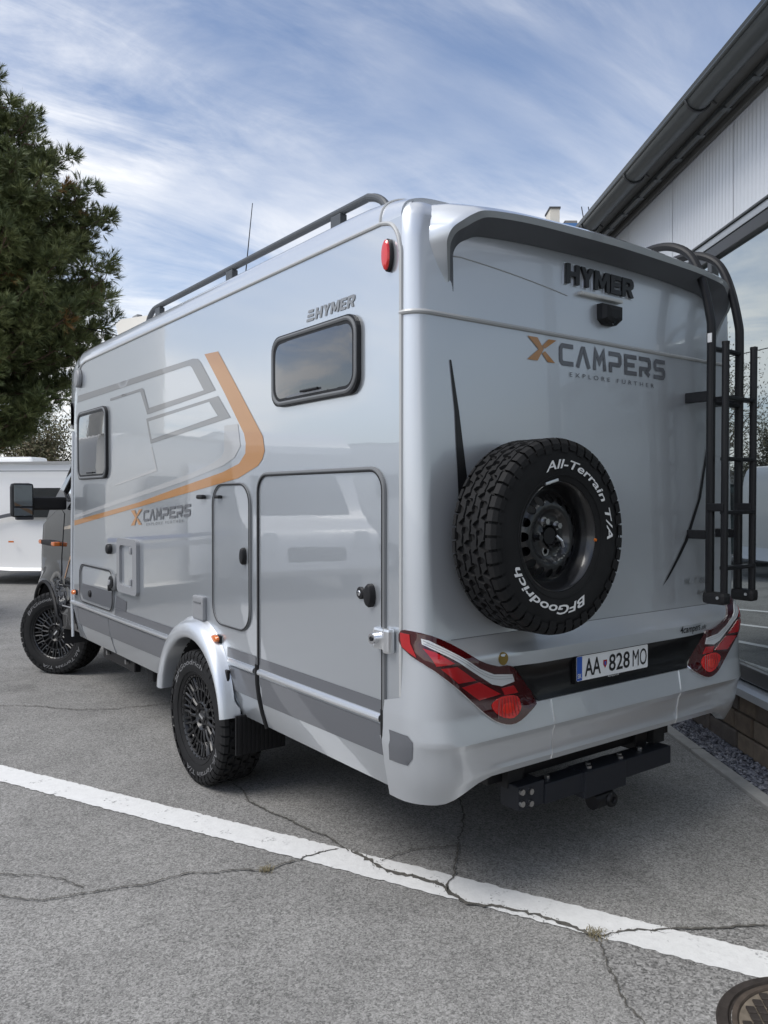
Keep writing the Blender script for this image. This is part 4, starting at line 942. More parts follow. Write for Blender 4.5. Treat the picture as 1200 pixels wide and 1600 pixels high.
MB().tube([surf(.20+.0*i, 2.600-.0*i, .001) for i in range(1)]+[surf(.25+.09*i, 2.603-.004*i-.0006*i*i, .001) for i in range(8)], .0022, 5).build('spoiler_joint', BEAD, rear)
MB().patch([(.177, 2.190), (.186, 2.187), (.222, 1.992), (.262, 1.715), (.262, 1.62), (.214, 1.62), (.200, 1.992)], surf, .003, grid=.1).build('black_flash', BLACKD, rear)
MB().patch([(1.553, 1.212), (1.60, 1.245), (1.700, 1.345), (1.775, 1.43), (1.90, 1.65), (1.97, 1.90), (1.955, 1.90), (1.875, 1.645), (1.745, 1.428), (1.675, 1.345), (1.575, 1.235)], surf, .003, grid=.1).build('black_flash', BLACKD, rear)
# spare wheel
SPX, SPZ, SPY = .507, 1.497, -.228
Ms = Matrix.Translation((SPX, SPY, SPZ)) @ Matrix.Rotation(PI/2, 4, 'Z')
k = MB(); k.lathe([(-.086, .218), (-.093, .222), (-.097, .214), (-.088, .205), (-.066, .199), (-.050, .190), (-.030, .184), (.05, .180), (.1, .20)], seg=64)
# steel disc with round holes
hol = [[(.148*math.cos(2*PI*i/16)+.019*math.cos(2*PI*j/12), .148*math.sin(2*PI*i/16)+.019*math.sin(2*PI*j/12)) for j in range(12)] for i in range(16)]
def dish(a, b, o):
    r = math.hypot(a, b); x = -.022-.034*sstep(.185, .125, r)+.022*sstep(.112, .085, r)-.010*sstep(.060, .045, r)+.03*sstep(.041, .036, r); return (x-o, -a, b)
k.patch([(.186*math.cos(2*PI*i/48), .186*math.sin(2*PI*i/48)) for i in range(48)], dish, 0, .004, grid=.009, holes=hol)
swo = inst('spare_wheel', k.mesh('spare_wheel', STEELB), Ms, van); inst('tyre', TY_S, Ms, swo)
ringtext('tyre_letter', 'All-Terrain T/A', .283, 112, -4, .036, -.1150, Ms, swo, WHITET, .014, .25); ringtext('tyre_letter', 'BFGoodrich', .283, -62, -158, .037, -.1150, Ms, swo, WHITET, .020, .25)
for i in range(5):
    a = R(40+72*i); y, z = -.062*math.cos(a), .062*math.sin(a)
    k = MB().cyl((-.030, y, z), (-.058 if i != 3 else -.038, y, z), .0125, 6).cyl((-.030, y, z), (-.038, y, z), .019, 14).mesh('wheel_nut', BOLT if i in (0, 1, 3) else STEELB); inst('wheel_nut', k, Ms, swo)
k = MB(); k.lathe([(-.046, .0), (-.046, .034), (-.02, .036)], seg=24); inst('hub_cap', k.mesh('hub_cap', BPLAST), Ms, swo)
k = MB().tube([(-.05, -.035, .0), (-.065, -.05, -.02), (-.06, -.065, -.045)], .006, 6).mesh('lock_tag', TRIM); inst('lock_tag', k, Ms, swo)
k = MB().box((-.101, -.0, .219), (.012, .075, .012), bev=.003).mesh('balance_weight', TRIM); inst('balance_weight', k, Ms @ Matrix.Rotation(R(-14), 4, 'X'), swo)
k = MB().lathe([(-.103, .0), (-.103, .006), (-.097, .007)], Matrix.Translation((0, -.213, -.02)), seg=10).mesh('orange_mark', AMBER); inst('orange_mark', k, Ms, swo)
MB().cyl((SPX, surf(SPX, SPZ)[1]+.01, SPZ), (SPX, SPY+.02, SPZ), .09, 20).build('spare_carrier', POWDER, van)
MB().tube([(SPX+.22+.004*i, surf(.7, 1.2)[1]-.012-.012*math.sin(i*.6), 1.115+.03*math.cos(i*.9)) for i in range(8)], .0022, 5).build('wire_loop', TRIM, van)
# ladder
lad = None
for i, x in enumerate((1.785, 2.045)):
    P = smoothpoly([(x, -.185, 1.165), (x, -.185, 1.6), (x, -.185, 2.2), (x, -.185, 2.46), (x, -.178, 2.55), (x, -.135, 2.73), (x, -.075, 2.865), (x, .01, 2.935), (x, .12, 2.965), (x, .26, 2.95), (x, .36, 2.90)], 4, False)
    o = MB().tube(P, .0215, 12).build('ladder' if lad is None else 'ladder_rail', POWDER, van if lad is None else lad)
    if lad is None: lad = o
    MB().tube([(x, -.262, 1.155), (x, -.262, 2.40)], .0175, 12).build('folding_rail', POWDER, lad)
    MB().cyl((x, -.262, 2.40), (x, -.262, 2.414), .0185, 12).build('rail_cap', BPLAST, lad)
    ft = MB().box((x-.005, -.225, 1.150), (.062, .125, .062), bev=.02).build('ladder_foot', BPLAST, lad)
    MB().cyl((x-.036, -.25, 1.155), (x-.040, -.25, 1.155), .008, 10).build('foot_screw', BOLT, ft)
    MB().box((x, -.12, 2.155), (.030, .14, .052), bev=.004).build('wall_bracket', POWDER, lad); MB().box((x, -.125, 1.462), (.030, .13, .045), bev=.004).build('wall_bracket', POWDER, lad)
    MB().box((x, -.223, 1.60), (.05, .09, .04), bev=.005).build('rail_clamp', POWDER, lad)
    MB().box((x, .36, 2.90), (.07, .12, .02), bev=.005).build('roof_foot', POWDER, lad)
for z in (2.14, 1.84, 1.575, 1.30): MB().box((1.915, -.255, z), (.25, .045, .020), bev=.006).build('rung', POWDER, lad)
for z in (2.39, 2.12): MB().box((1.915, -.187, z), (.25, .03, .022), bev=.006).build('rung', POWDER, lad)
MB().box((1.7625, -.19, 2.44), (.004, .022, .045)).build('warning_sticker', PLATEW, lad)
# tow bar
tb = MB().box((1.30, -.02, .358), (.68, .10, .088), bev=.006).build('tow_bar', POWDG, van)
MB().box((.845, -.02, .358), (.25, .092, .088), bev=.006).build('tow_beam', POWDG, tb)
MB().box((.640, -.005, .370), (.16, .11, .105), bev=.006).build('tow_plate', POWDG, tb)
MB().box((1.12, -.026, .345), (.30, .105, .125), bev=.008).build('hitch_block', POWDG, tb)
for x in (.62, 1.5): MB().box((x, .18, .44), (.09, .35, .10), bev=.006).build('tow_arm', POWDER, tb)
MB().box((1.12, .06, .47), (1.3, .05, .10), bev=.005).build('tow_cross_plate', POWDER, tb)
k = MB().box((1.13, -.030, .270), (.14, .05, .10), bev=.02); k.cyl((1.05, -.05, .245), (1.18, -.05, .245), .036, 18); k.box((1.20, -.02, .285), (.05, .04, .06), ry=.5, bev=.01); k.build('hitch_knuckle', POWDER, tb)
k = MB(); k.lathe([(-.0, .036), (-.012, .030), (-.012, .018), (-.002, .014)], Matrix.Translation((1.15, -.085, .245)) @ Matrix.Rotation(PI/2, 4, 'Z'), 20); k.build('hitch_socket', BPLAST, tb)
for (x, z) in ((.575, .40), (.628, .392), (.575, .350), (.628, .340)): MB().cyl((x, -.055, z), (x, -.073, z), .013, 8).build('tow_bolt', BOLT, tb)
for (x, y) in ((1.03, -.05), (1.06, -.02), (1.26, -.05), (1.29, -.02), (.78, -.02), (1.45, -.02)): MB().cyl((x, y, .400), (x, y, .418), .013, 8).build('tow_bolt', BOLT, tb)
# roof: rails, antenna, vents
for x in (.205, W-.205):
    P = smoothpoly([(x, .37, 2.885), (x, .43, 2.955), (x, .52, 2.995), (x, .64, 3.000), (x, 1.5, 3.002), (x, 2.6, 3.004), (x, 3.08, 3.004), (x, 3.20, 2.995), (x, 3.29, 2.95), (x, 3.33, 2.885)], 4, False)
    ra = MB().tube(P, .0185, 12).build('roof_rail', RAILG, van)
    for y in (.78, 1.93, 3.08): MB().box((x, y, 2.935), (.04, .085, .105), bev=.006).build('rail_foot', RAILG, ra)
an = MB().tube([(.6, 2.6, 2.89), (.6, 2.43, 3.62)], [.005, .0025], 6).build('antenna', BPLAST, van); MB().box((.6, 2.62, 2.91), (.07, .12, .05), bev=.02).build('antenna_base', BPLAST, an)
CREAM = mat('cream_roof_hood', (.66, .63, .57), .5)
hd = MB(); ys = [(4.75, 2.70), (4.15, 2.86), (4.20, 3.195), (4.98, 3.295), (5.14, 3.275)]
hd.loft([[(x, y, z) for y, z in ys] for x in (.56, 1.6)], cap=True, smooth=False); hd = hd.build('roof_hood', CREAM, van)
MB().box((.62, 4.72, 3.275), (.05, .13, .03), bev=.008).build('hood_lamp', GREYPL, hd)
MB().box((.55, 1.75, 2.92), (.35, .35, .06), bev=.02).build('roof_vent', WHITEP, van)

# ------------------------------------------------------------------ cab
def clear_glass():
    m = bpy.data.materials.new('clear_vehicle_glass'); m.use_nodes = True; nt = m.node_tree; N = nt.nodes; L = nt.links
    tr = N.new('ShaderNodeBsdfTransparent'); tr.inputs[0].default_value = (.62, .68, .68, 1); gl = N.new('ShaderNodeBsdfGlossy'); gl.inputs['Roughness'].default_value = .01
    fr = N.new('ShaderNodeFresnel'); fr.inputs[0].default_value = 1.55; mx = N.new('ShaderNodeMixShader'); L.new(fr.outputs[0], mx.inputs[0]); L.new(tr.outputs[0], mx.inputs[1]); L.new(gl.outputs[0], mx.inputs[2])
    L.new(mx.outputs[0], N['Material Output'].inputs[0]); return m
CGLASS = clear_glass()
FC = (5.44, .385)
def ztop(y):
    T = [(4.4, 1.56), (5.3, 1.54), (5.70, 1.43), (6.1, 1.29), (6.35, 1.12), (6.5, .92)]
    for a, b in zip(T, T[1:]):
        if y <= b[0]: return a[1]+(b[1]-a[1])*(y-a[0])/(b[0]-a[0])
    return T[-1][1]
def xcab(y, z):
    x = .045+.07*max(0, z-1.1)+.26*max(0, z-1.56)
    x += .62*max(0, (y-5.75)/.75)**2.2
    r = math.hypot(y-FC[0], z-FC[1]); x -= .055*sstep(.66, .50, r)
    x += .03*sstep(.75, .5, z)*(y < 5)
    x += .02*math.exp(-((z-.86)/.025)**2)*(y < 5.1)      # rub groove
    return x
fc = lambda y, z, o: (xcab(y, z)-o, y, z)
fcR = lambda y, z, o: (W-xcab(y, z)+o, y, z)
ca = [(FC[0]+.475*math.cos(R(a)), FC[1]+.475*math.sin(R(a))) for a in range(14, 170, 7)]
cabp = [(4.42, .485)]+[(4.98, .485)]+ca[::-1]+[(5.92, .50), (6.3, .52), (6.48, .70), (6.5, .92), (6.35, 1.12), (6.1, 1.29), (5.70, 1.43), (5.3, 1.54), (4.42, 1.56)]
ghp = [(4.42, 1.562), (5.3, 1.542), (5.70, 1.432), (5.38, 1.82), (5.02, 2.20), (4.42, 2.24)]
winp = [(4.50, 1.64), (5.06, 1.62), (5.26, 1.70), (5.14, 1.92), (4.94, 2.13), (4.50, 2.15)]
for s_, f in ((0, fc), (1, fcR)):
    cs = MB().patch(cabp, f, 0, .02, grid=.055).build('cab_side', GLOSSB, van)
    MB().patch(ghp, f, 0, .03, grid=.09, holes=[winp]).build('door_frame', GLOSSB, cs)
    MB().patch(winp, f, -.012).build('door_window', CGLASS, cs)
    MB().tube([f(y, z, .004) for y, z in winp], .010, 6, closed=True).build('window_rubber', BPLAST, cs)
    MB().tube([f(4.92, 1.66, .004), f(4.92, 2.12, .004)], .012, 6).build('quarter_bar', BPLAST, cs)
    MB().tube([f(5.08, z, .001) for z in (.5, .7, .9, 1.1, 1.3, 1.5)]+[f(5.3, 1.58, .001)], .004, 5).build('door_joint', DARK, cs)
    MB().tube([f(y, .865, .006) for y in (4.45, 4.7, 4.95, 5.03)], .012, 6).build('rub_strip', BPLAST, cs)
    MB().tube([f(y, .69, .004) for y in (4.45, 4.7, 4.95)], .006, 6).build('sill_joint', GREYPL, cs)
    hk = MB().box(f(4.66, 1.345, .012), (.04, .16, .05), bev=.016).build('door_handle', BPLAST, cs)
    lip = MB(); lip.tube([f(y, z, .004) for y, z in [(FC[0]+.478*math.cos(R(a)), FC[1]+.478*math.sin(R(a))) for a in range(16, 170, 6)]], .016, 8); lip.build('fender_lip', BPLAST, cs)
    w = MB(); sg = 1 if s_ == 0 else -1; rings = []
    for i in range(25):
        a = R(-5+190*i/24); rings.append([((x if s_ == 0 else W-x), FC[0]+r*math.cos(a), FC[1]+r*math.sin(a)) for r, x in ((.477, .03), (.48, .62), (.05, .62))])
    w.loft(rings, closed=False); w.build('wheel_well', DARK, cs)
    mk = MB().box(f(5.42, 1.225, .03), (.06, .40, .045), bev=.012).build('fender_marker', BPLAST, cs)
    for y in (5.20, 5.66): MB().box(f(y, 1.225, .03), (.062, .10, .040), bev=.012).build('amber_lens', AMBER, mk)
    # mirror
    sx = (lambda x: x) if s_ == 0 else (lambda x: W-x)
    mi_ = MB().box((sx(-.305), 4.99, 1.625), (.185, .10, .295), bev=.035).build('door_mirror', BPLAST, van)
    MB().box((sx(-.305), 4.937, 1.665), (.150, .008, .185), bev=.003).build('mirror_glass', mat('mirror_glass', (.16, .175, .19), .02, 1), mi_)
    MB().box((sx(-.305), 4.937, 1.525), (.150, .008, .070), bev=.003).build('mirror_glass', MATS['mirror_glass'], mi_)
    MB().box((sx(-.08), 5.02, 1.595), (.30, .07, .115), bev=.02).build('mirror_arm', BPLAST, mi_)
    MB().box((sx(-.285), 4.99, 1.47), (.14, .08, .03), bev=.012).build('wide_mirror', DGREYP, mi_)
# door emblem: orange star outline
k = MB()
k.strip([(4.98, .93), (4.80, 1.13), (4.66, .93), (4.70, .945)], .022, fc, .004); k.build('door_emblem', ORANGE, van)
MB().patch([(4.50, 1.40), (4.50, 1.445), (5.05, 1.385), (5.05, 1.36)], fc, .004, grid=.05).build('door_swoosh', SANDP, van)
bo = MB(); rings = []
for y in (4.42, 4.9, 5.3, 5.5, 5.70, 5.9, 6.1, 6.25, 6.35, 6.44, 6.5):
    x0 = xcab(y, ztop(y)); rings.append([(x0+(W-2*x0)*i/16, y+.06*math.sin(PI*i/16)*(y > 6), ztop(y)+.07*math.sin(PI*i/16)**.5*(1 if y < 6.3 else .4)) for i in range(17)])
bo.loft(rings[3:], closed=False); bo.build('bonnet', GLOSSB, van)
fr_ = MB(); rings = []
for y, z in ((6.5, .92), (6.5, .8), (6.48, .70), (6.38, .55), (6.3, .5)):
    x0 = xcab(y, z); rings.append([(x0+(W-2*x0)*i/16, y+.06*math.sin(PI*i/16), z+.028*math.sin(PI*i/16)**.5*(z > .9)) for i in range(17)])
fr_.loft(rings, closed=False); fr_.build('front_bumper', BPLAST, van)
ws = MB(); a_, b_ = [], []
for i in range(13):
    t = i/12; s_ = math.sin(PI*t); a_.append((.16+(W-.32)*t, 5.68+.16*s_, 1.45)); b_.append((.30+(W-.60)*t, 5.02+.12*s_, 2.20))
ws.loft([a_, b_], closed=False); ws.build('windscreen', CGLASS, van)
for x0, x1 in ((.13, .27), (W-.13, W-.27)): MB().tube([(x0, 5.70, 1.44), ((x0+x1)/2, 5.37, 1.83), (x1, 5.02, 2.21)], .035, 8).build('windscreen_pillar', GLOSSB, van)
MB().box((W/2, 5.5, 1.42), (1.9, .5, .06), bev=.02).build('dashboard', DARK, van)
for x in (.55, W-.55): MB().box((x, 4.55, 1.35), (.5, .14, .8), bev=.06).build('cab_seat', DGREYP, van)

# ------------------------------------------------------------------ neighbouring vehicles
def body_from_profile(prof, width, M, name, matl, parent, r=.10, n=4):
    """solid with rounded long edges from a side outline (x along, z up)"""
    cx_ = sum(p[0] for p in prof)/len(prof); cz_ = sum(p[1] for p in prof)/len(prof); k = MB(); rings = []
    def ins(d): return [(x+(cx_-x)*min(1, d/max(.3, math.hypot(x-cx_, z-cz_))), z+(cz_-z)*min(1, d/max(.3, math.hypot(x-cx_, z-cz_)))) for x, z in prof]
    for i in range(n+1):
        a = PI/2*i/n; rings.append([M @ Vector((x, -width/2+r*(1-math.sin(a)), z)) for x, z in ins(r*(1-math.cos(PI/2-a))*.6)])
    for i in range(n+1):
        a = PI/2*(n-i)/n; rings.append([M @ Vector((x, width/2-r*(1-math.sin(a)), z)) for x, z in ins(r*(1-math.cos(PI/2-a))*.6)])
    k.loft(rings, cap=True); return k.build(name, matl, parent)
TYR_L = MB().lathe([(-.09, .19), (-.105, .24), (-.09, .31), (.09, .31), (.105, .24), (.09, .19)], seg=28).mesh('tyre', RUBBER)
RIM_L = MB().lathe([(-.095, .20), (-.07, .17), (-.05, .06), (-.06, .0)], seg=28).mesh('wheel', mat('silver_wheel_trim', (.45, .46, .47), .35, .6))
def small_wheel(M, x, y, parent):
    Mw = M @ Matrix.Translation((x, y, .31)) @ Matrix.Rotation(PI/2 if y < 0 else -PI/2, 4, 'Z'); o = inst('wheel', RIM_L, Mw, parent); inst('tyre', TYR_L, Mw, o)
BLUEP = mat('blue_stripe', (.06, .10, .30), .4, 0, .4); SILP = mat('silver_stripe', (.35, .36, .38), .4, .3, .4)
def vehicle(name, label, cat, loc, rz, prof, width, matl, parts, wheels, group=None):
    """parts: (name, polygon (x,z), material, side) drawn on side -1 (y=-w/2) or +1, or 'F' front (x max)"""
    root = empty(name, loc, label, cat, group, rz); M = Matrix.Translation(loc) @ Matrix.Rotation(rz, 4, 'Z')
    body_from_profile(prof, width, M, 'body', matl, root)
    for nm, poly, mt, sd in parts:
        if sd in (-1, 1): MB().patch(poly, lambda x, z, o, sd=sd: tuple(M @ Vector((x, sd*(width/2+o), z))), .006, .012).build(nm, mt, root)
        else:
            xf, sl = sd   # sloping front plane: x = xf - sl*z
            MB().patch(poly, lambda y, z, o: tuple(M @ Vector((xf-sl*z+o, y, z))), .012, .02).build(nm, mt, root)
    for x in wheels:
        for y in (-width/2+.11, width/2-.11): small_wheel(M, x, y, root)
    return root, M
WIN = GLASSD
cara = smoothpoly([(-2.0, .32), (-2.15, .9), (-2.12, 1.7), (-1.9, 2.15), (-1.4, 2.30), (0, 2.32), (1.6, 2.32), (2.0, 2.2), (2.1, 1.6), (2.1, .6), (2.0, .32)], 3)
# caravan seen past the cab: its side runs along the camera's horizontal
root, M = vehicle('caravan', 'white caravan parked far left behind the black cab mirror', 'caravan', (2.65, 14.0, 0), R(-42), cara, 2.0, WHITEP,
    [('window', rrect(-.2, 1.55, 1.1, .55, .12), WIN, -1), ('window', smoothpoly([(-1.98, 1.15), (-1.98, 1.75), (-1.80, 2.0), (-1.62, 1.95), (-1.66, 1.2)], 3), mat('pale_blue_glass', (.35, .45, .50), .05, .2, 1.0), -1),
     ('roof_trim_line', [(-1.3, 2.135), (1.9, 2.135), (1.9, 2.15), (-1.3, 2.15)], SEAL, -1), ('side_swoosh', smoothpoly([(-1.50, .98), (-1.30, 1.13), (-1.0, 1.25), (-.6, 1.32), (-.6, 1.38), (-1.02, 1.31), (-1.35, 1.18), (-1.52, 1.0)], 3), GREYD, -1),
     ('side_lock', [(-1.38+.05*math.cos(i*.5), .78+.06*math.sin(i*.5)) for i in range(13)], SEAL, -1), ('amber_marker', [(-.85, .80), (-.75, .80), (-.75, .83), (-.85, .83)], AMBER, -1), ('door', rrect(.9, 1.25, .6, 1.7, .08), WHITEP, -1)], (.3,))
MB().box(M @ Vector((-.95, -.35, 2.36)), (.75, .6, .14), rz=R(-42), bev=.05).build('roof_hatch', WHITEP, root)
# the row that the glossy wall mirrors (out of frame to the left)
car2 = smoothpoly([(-2.5, .35), (-2.55, 1.0), (-2.5, 2.0), (-2.3, 2.5), (-1.8, 2.6), (0, 2.62), (2.0, 2.58), (2.4, 2.3), (2.55, 1.5), (2.5, .8), (2.35, .35)], 3)
vehicle('caravan', 'white caravan with blue and silver waistlines mirrored in the motorhome side', 'caravan', (-3.2, 10.9, 0), R(-30), car2, 2.2, mat('cream_white_caravan', (.80, .77, .70), .35, 0, .4),
    [('window', rrect(-.6, 1.70, 1.3, .55, .12), WIN, -1), ('window', rrect(1.3, 1.72, .8, .5, .12), WIN, -1), ('waist_stripe', [(-2.48, 1.02), (2.5, 1.02), (2.5, 1.08), (-2.48, 1.08)], BLUEP, -1), ('waist_stripe', [(-2.48, .88), (2.45, .88), (2.45, .97), (-2.48, .97)], SILP, -1),
     ('service_hatch', rrect(-1.7, .75, .7, .35, .05), WHITEP, -1), ('door', rrect(.4, 1.3, .6, 1.8, .08), WHITEP, -1)], (.2,))
camp = smoothpoly([(-3.4, .45), (-3.45, 1.5), (-3.4, 2.6), (-3.2, 2.85), (-1, 2.88), (.9, 2.85), (1.7, 2.55), (1.75, 2.1), (2.3, 1.35), (2.9, 1.05), (3.0, .7), (2.95, .38), (2.0, .32), (-2, .34)], 3)
def camper(loc, rz, lab):
    root, M = vehicle('camper_van', lab, 'motorhome', loc, rz, camp, 2.2, WHITEP,
        [('window', rrect(-1.6, 1.9, 1.1, .5, .1), WIN, -1), ('window', rrect(-1.6, 1.9, 1.1, .5, .1), WIN, 1), ('cab_window', [(1.0, 1.35), (2.05, 1.35), (1.72, 1.85), (1.0, 1.95)], WIN, -1), ('cab_window', [(1.0, 1.35), (2.05, 1.35), (1.72, 1.85), (1.0, 1.95)], WIN, 1),
         ('windscreen', [(-.85, 1.36), (.85, 1.36), (.78, 2.02), (-.78, 2.02)], WIN, (3.31, .74)), ('grille', rrect(0, .72, 1.0, .24, .05), BPLAST, (3.06, .08)), ('headlamp', rrect(-.80, .93, .28, .30, .06), CLEARL, (3.10, .12)), ('headlamp', rrect(.80, .93, .28, .30, .06), CLEARL, (3.10, .12)),
         ('number_plate', rrect(0, .50, .5, .11, .01), PLATEW, (3.02, .03)), ('side_stripe', [(-3.3, .95), (.8, .95), (.8, 1.08), (-3.3, 1.08)], SILP, -1)], (-1.9, 2.0), 'campers parked in the opposite row')
camper((-5.6, 11.6, 0), R(-78), 'white camper facing the motorhome, mirrored in its large garage door'); camper((-10.8, 11.0, 0), R(-126), 'white camper at the far end of the opposite row')
vanp = smoothpoly([(-2.2, .35), (-2.3, 1.0), (-2.2, 1.85), (-1.9, 1.95), (.6, 1.95), (1.1, 1.75), (1.6, 1.2), (2.2, 1.0), (2.35, .6), (2.2, .32)], 3)
TEAL = mat('grey_green_paint', (.06, .085, .085), .3, .4, .9, .02)
vehicle('panel_van', 'grey green van mirrored in the showroom glass beside the ladder', 'van', (5.6, 16.2, 0), R(170), vanp, 1.9, TEAL,
    [('window', [(-1.9, 1.2), (.4, 1.2), (.4, 1.75), (-1.8, 1.75)], WIN, 1), ('window', [(.5, 1.2), (1.45, 1.2), (1.05, 1.65), (.5, 1.75)], WIN, 1), ('window', [(-1.9, 1.2), (.4, 1.2), (.4, 1.75), (-1.8, 1.75)], WIN, -1)], (-1.4, 1.4))

# ------------------------------------------------------------------ houses far off
def slab(mb, c, d, rz=0): return mb.box(c, d, rz=rz)
APT = mat('cream_render', (.62, .58, .50), .8, var=.08, vscale=.6)
ap = empty('apartment_house', (35.5, 29, 0), 'pale house with blue eaves and chimney showing above the motorhome roof', 'house')
rz = R(-36.5)
def Hs(x, y, z): v = Matrix.Rotation(rz, 4, 'Z') @ Vector((x+1.9, y, 0)); return (35.5+v.x, 29+v.y, z+.25)
MB().box(Hs(0, 4, 7.8), (9, 9, 17.8), rz=rz).build('wall', APT, ap)
MB().box(Hs(.6, 3.6, 16.98), (9.4, 9.6, .50), rz=rz).build('eaves', mat('blue_eaves', (.06, .16, .36), .5), ap)
MB().box(Hs(-3.3, -.2, 17.4), (.55, 1.3, 1.6), rz=rz).build('parapet', APT, ap); MB().box(Hs(-2.3, -.35, 17.25), (.75, .5, .7), rz=rz, bev=.05).build('chimney', mat('grey_chimney', (.22, .20, .18), .8), ap)
MB().box(Hs(-3.3, -.2, 18.24), (.65, 1.4, .10), rz=rz).build('parapet_cap', mat('dark_cap', (.06, .06, .06), .7), ap)
for x in (-1.3, -.9): MB().tube([Hs(x, 0, 17.2), Hs(x-.25, 0, 18.6)], .03, 5).build('aerial', BPLAST, ap)
for i in range(3): MB().box(Hs(-2+2*i, -.52, 15.7), (1.2, .08, 1.1), rz=rz).build('window', GLASSD, ap)
hall = empty('industrial_hall', (-22, 42, 0), 'long low grey hall behind the opposite row of campers', 'building')
MB().box((-26, 46, 2.2), (48, 12, 4.4)).build('wall', mat('grey_hall', (.10, .105, .115), .7, var=.1, vscale=.4), hall); MB().box((-26, 46, 4.55), (49, 13, .3)).build('roof', mat('hall_roof', (.07, .07, .075), .7), hall)
tw = empty('silo_tower', (-19.5, 60, 0), 'tall cream tower beyond the hall', 'tower')
MB().cyl((-19.5, 62, 0), (-19.5, 62, 17), 3.4, 32).build('shaft', APT, tw); MB().cyl((-19.5, 62, 17), (-19.5, 62, 17.6), 3.6, 32).build('cap', mat('grey_chimney', (.22, .2, .18)), tw)

# ------------------------------------------------------------------ trees
BARK = mat('pine_bark', (.10, .065, .045), .9, var=.35, vscale=3, bump=.8, bscale=8, bdist=.05)
NEED = [mat('pine_needles_%d' % i, c, .65) for i, c in enumerate([(.118, .142, .046), (.088, .112, .038), (.150, .170, .060), (.26, .15, .05)])]
def pine(loc, H, prof, seed):
    rnd = random.Random(seed); root = empty('pine_tree', loc, 'tall dense green pine tree at the left edge behind the motorhome', 'tree')
    lx, ly, lz = loc
    tk = MB(); tk.tube([(lx+.15*math.sin(i*.7), ly+.12*math.cos(i*.9), H*i/9*.97) for i in range(10)], [.30*(1-i/9.6)+.02 for i in range(10)], 10); tk.build('trunk', BARK, root)
    br = MB(); nd = MB()
    def rad(z):
        for a, b in zip(prof, prof[1:]):
            if z <= b[0]: return a[1]+(b[1]-a[1])*(z-a[0])/(b[0]-a[0])
        return prof[-1][1]
    def shoot(p, d, l, mi, wd=.0095):
        """a short brush of needles"""
        d = d.normalized(); s1 = d.orthogonal().normalized(); s2 = d.cross(s1); vs = []; fs = []
        for i in range(13):
            t = (i+rnd.random())/13; a = rnd.uniform(0, 2*PI); o = s1*math.cos(a)+s2*math.sin(a)
            b = p+d*l*t; e = b+(o*.62+d*.85).normalized()*(.155*rnd.uniform(.7, 1.15)); w = o.cross(d).normalized()*wd
            n = len(vs); vs += [b-w, b+w, e]; fs.append((n, n+1, n+2))
        nd.add(vs, fs, False, mi)
    def puff(c, r, d, mi):
        for q in range(22):
            o = Vector((rnd.gauss(0, 1), rnd.gauss(0, 1), rnd.gauss(.35, .8)))+d*.9; o.normalize()
            shoot(c+o*r*rnd.uniform(.15, .95), o+Vector((0, 0, .35)), .13, mi if rnd.random() < .7 else rnd.choice((0, 1, 2)))
    zz = prof[0][0]
    while zz < H-.2:
        nb = 8 if zz < H*.85 else 5
        for q in range(nb):
            a = rnd.uniform(0, 2*PI); Rr = rad(zz)*(rnd.uniform(.62, 1.0)**.6)
            if Rr < .15 or (math.sin(3*a+zz*2.1)+math.sin(zz*3.3+1.0) > 1.25): continue
            d = Vector((math.cos(a), math.sin(a), 0)); p0 = Vector((lx, ly, zz-.16*Rr)); up = rnd.uniform(-.02, .20)
            pts = [p0+d*Rr*t+Vector((0, 0, Rr*(up*t+.14*t*t-.08*math.sin(PI*t)))) for t in (0, .25, .5, .75, 1)]
            br.tube(pts, [.05, .04, .03, .02, .010], 5)
            nt_ = max(4, int(Rr*5.0)); wdt = min(.55, .18*Rr+.1)
            for i in range(nt_):
                t = .30+.70*(i+rnd.random())/nt_
                if i == nt_-1: t = 1.0
                k = min(3, int(t*4)); f = t*4-k; c = pts[k].lerp(pts[k+1], f)
                sd = Vector((-d.y, d.x, 0))*rnd.uniform(-1, 1)*wdt*(1.25-.8*t); e = c+sd+d*.12+Vector((0, 0, rnd.uniform(.02, .16)))
                br.tube([c, c.lerp(e, .5)+Vector((0, 0, -.03)), e], [.014, .010, .006], 4, cap=False)
                dead = rnd.random() < .022
                puff(e, rnd.uniform(.13, .23), (sd.normalized() if sd.length > .05 else d)*.5+d*.5, 3 if dead else rnd.choice((0, 0, 1, 1, 2)))
        zz += .22
    br.build('branches', BARK, root); nd.build('crown', NEED, root); return root
pine((1.10, 17.7, 0), 11.35, [(3.0, 1.4), (3.6, 2.4), (4.6, 3.1), (5.8, 3.45), (7.0, 3.5), (8.1, 3.15), (9.1, 2.55), (10.0, 1.8), (10.8, 1.05), (11.35, .2)], 12)
LEAFS = [mat('olive_leaf_%d' % i, c, .7) for i, c in enumerate([(.085, .085, .035), (.12, .105, .05), (.06, .065, .03), (.15, .12, .07)])]
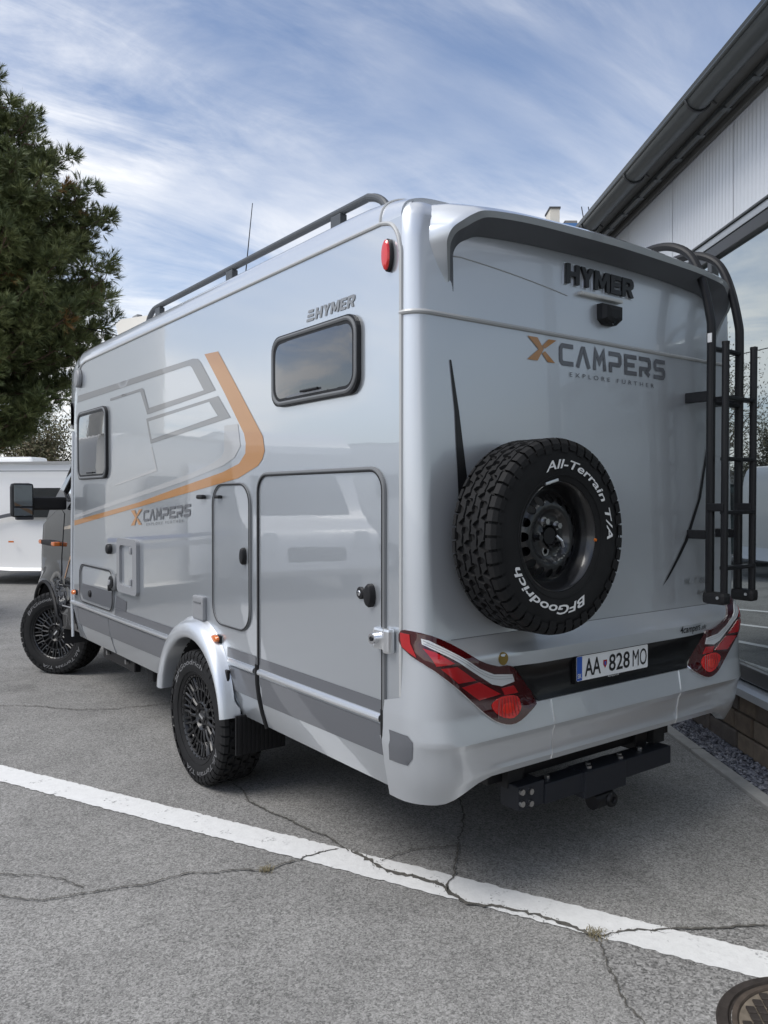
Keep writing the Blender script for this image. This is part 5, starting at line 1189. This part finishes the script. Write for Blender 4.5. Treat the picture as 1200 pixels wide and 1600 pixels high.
def bush(name, loc, h, r, lab, seed, nleaf=11000, cat='tree'):
    rnd = random.Random(seed); root = empty(name, loc, lab, cat); L0 = Vector(loc); br = MB(); lf = MB()
    for i in range(60):
        a = rnd.uniform(0, 2*PI); t = rnd.uniform(.2, .95); e = L0+Vector((math.cos(a)*r*t, math.sin(a)*r*t, h*(.45+.55*rnd.random()*(1.1-t*.6)))); m_ = L0.lerp(e, .5)+Vector((0, 0, h*.15))
        br.tube([L0+Vector((rnd.gauss(0, .1), rnd.gauss(0, .1), 0)), m_, e], [.05, .03, .008], 5, cap=False)
        for j in range(nleaf//60):
            c = m_.lerp(e, rnd.uniform(0, 1.1))+Vector((rnd.gauss(0, r*.10), rnd.gauss(0, r*.10), rnd.gauss(0, h*.045))); s_ = rnd.uniform(.035, .075)
            u = Vector((rnd.gauss(0, 1), rnd.gauss(0, 1), rnd.gauss(0, 1))).normalized(); v = u.orthogonal().normalized()
            lf.add([c-u*s_, c+v*s_*.5, c+u*s_, c-v*s_*.5], [(0, 1, 2, 3)], False, rnd.choice((0, 0, 1, 2, 3)))
    br.build('trunk', BARK, root); lf.build('crown', LEAFS, root)
bush('leafy_tree', (5.4, 29.6, 0), 5.0, 2.3, 'olive green tree with thin foliage under the pine', 3, 16000)
bush('leafy_tree', (8.6, 27.5, 0), 7.9, 3.4, 'bushy olive tree hidden mostly behind the cab', 4)
bush('leafy_tree', (2.2, 33.0, 0), 3.9, 2.2, 'low olive tree at the left picture edge behind the caravan', 8)
fe = empty('boundary_wall', (4, 36, 0), 'pale low wall with flat cap behind the trees', 'wall'); MB().box((4, 36, 1.4), (40, .3, 2.8)).build('wall_panel', mat('pale_wall', (.32, .31, .29), .8, var=.1, vscale=1), fe); MB().box((4, 36, 2.86), (40, .5, .12)).build('wall_cap', mat('wall_cap', (.12, .11, .10), .8), fe)
# overhead cable
P = [Vector((-9.5, 25.8, 10.9)).lerp(Vector((6.54, 13.82, 4.57)), i/24)+Vector((0, 0, -.55*math.sin(PI*i/24))) for i in range(25)]
MB().tube(P, .012, 5).build('overhead_cable', BPLAST, None, 'thin black cable hanging across the pine tree', 'cable')
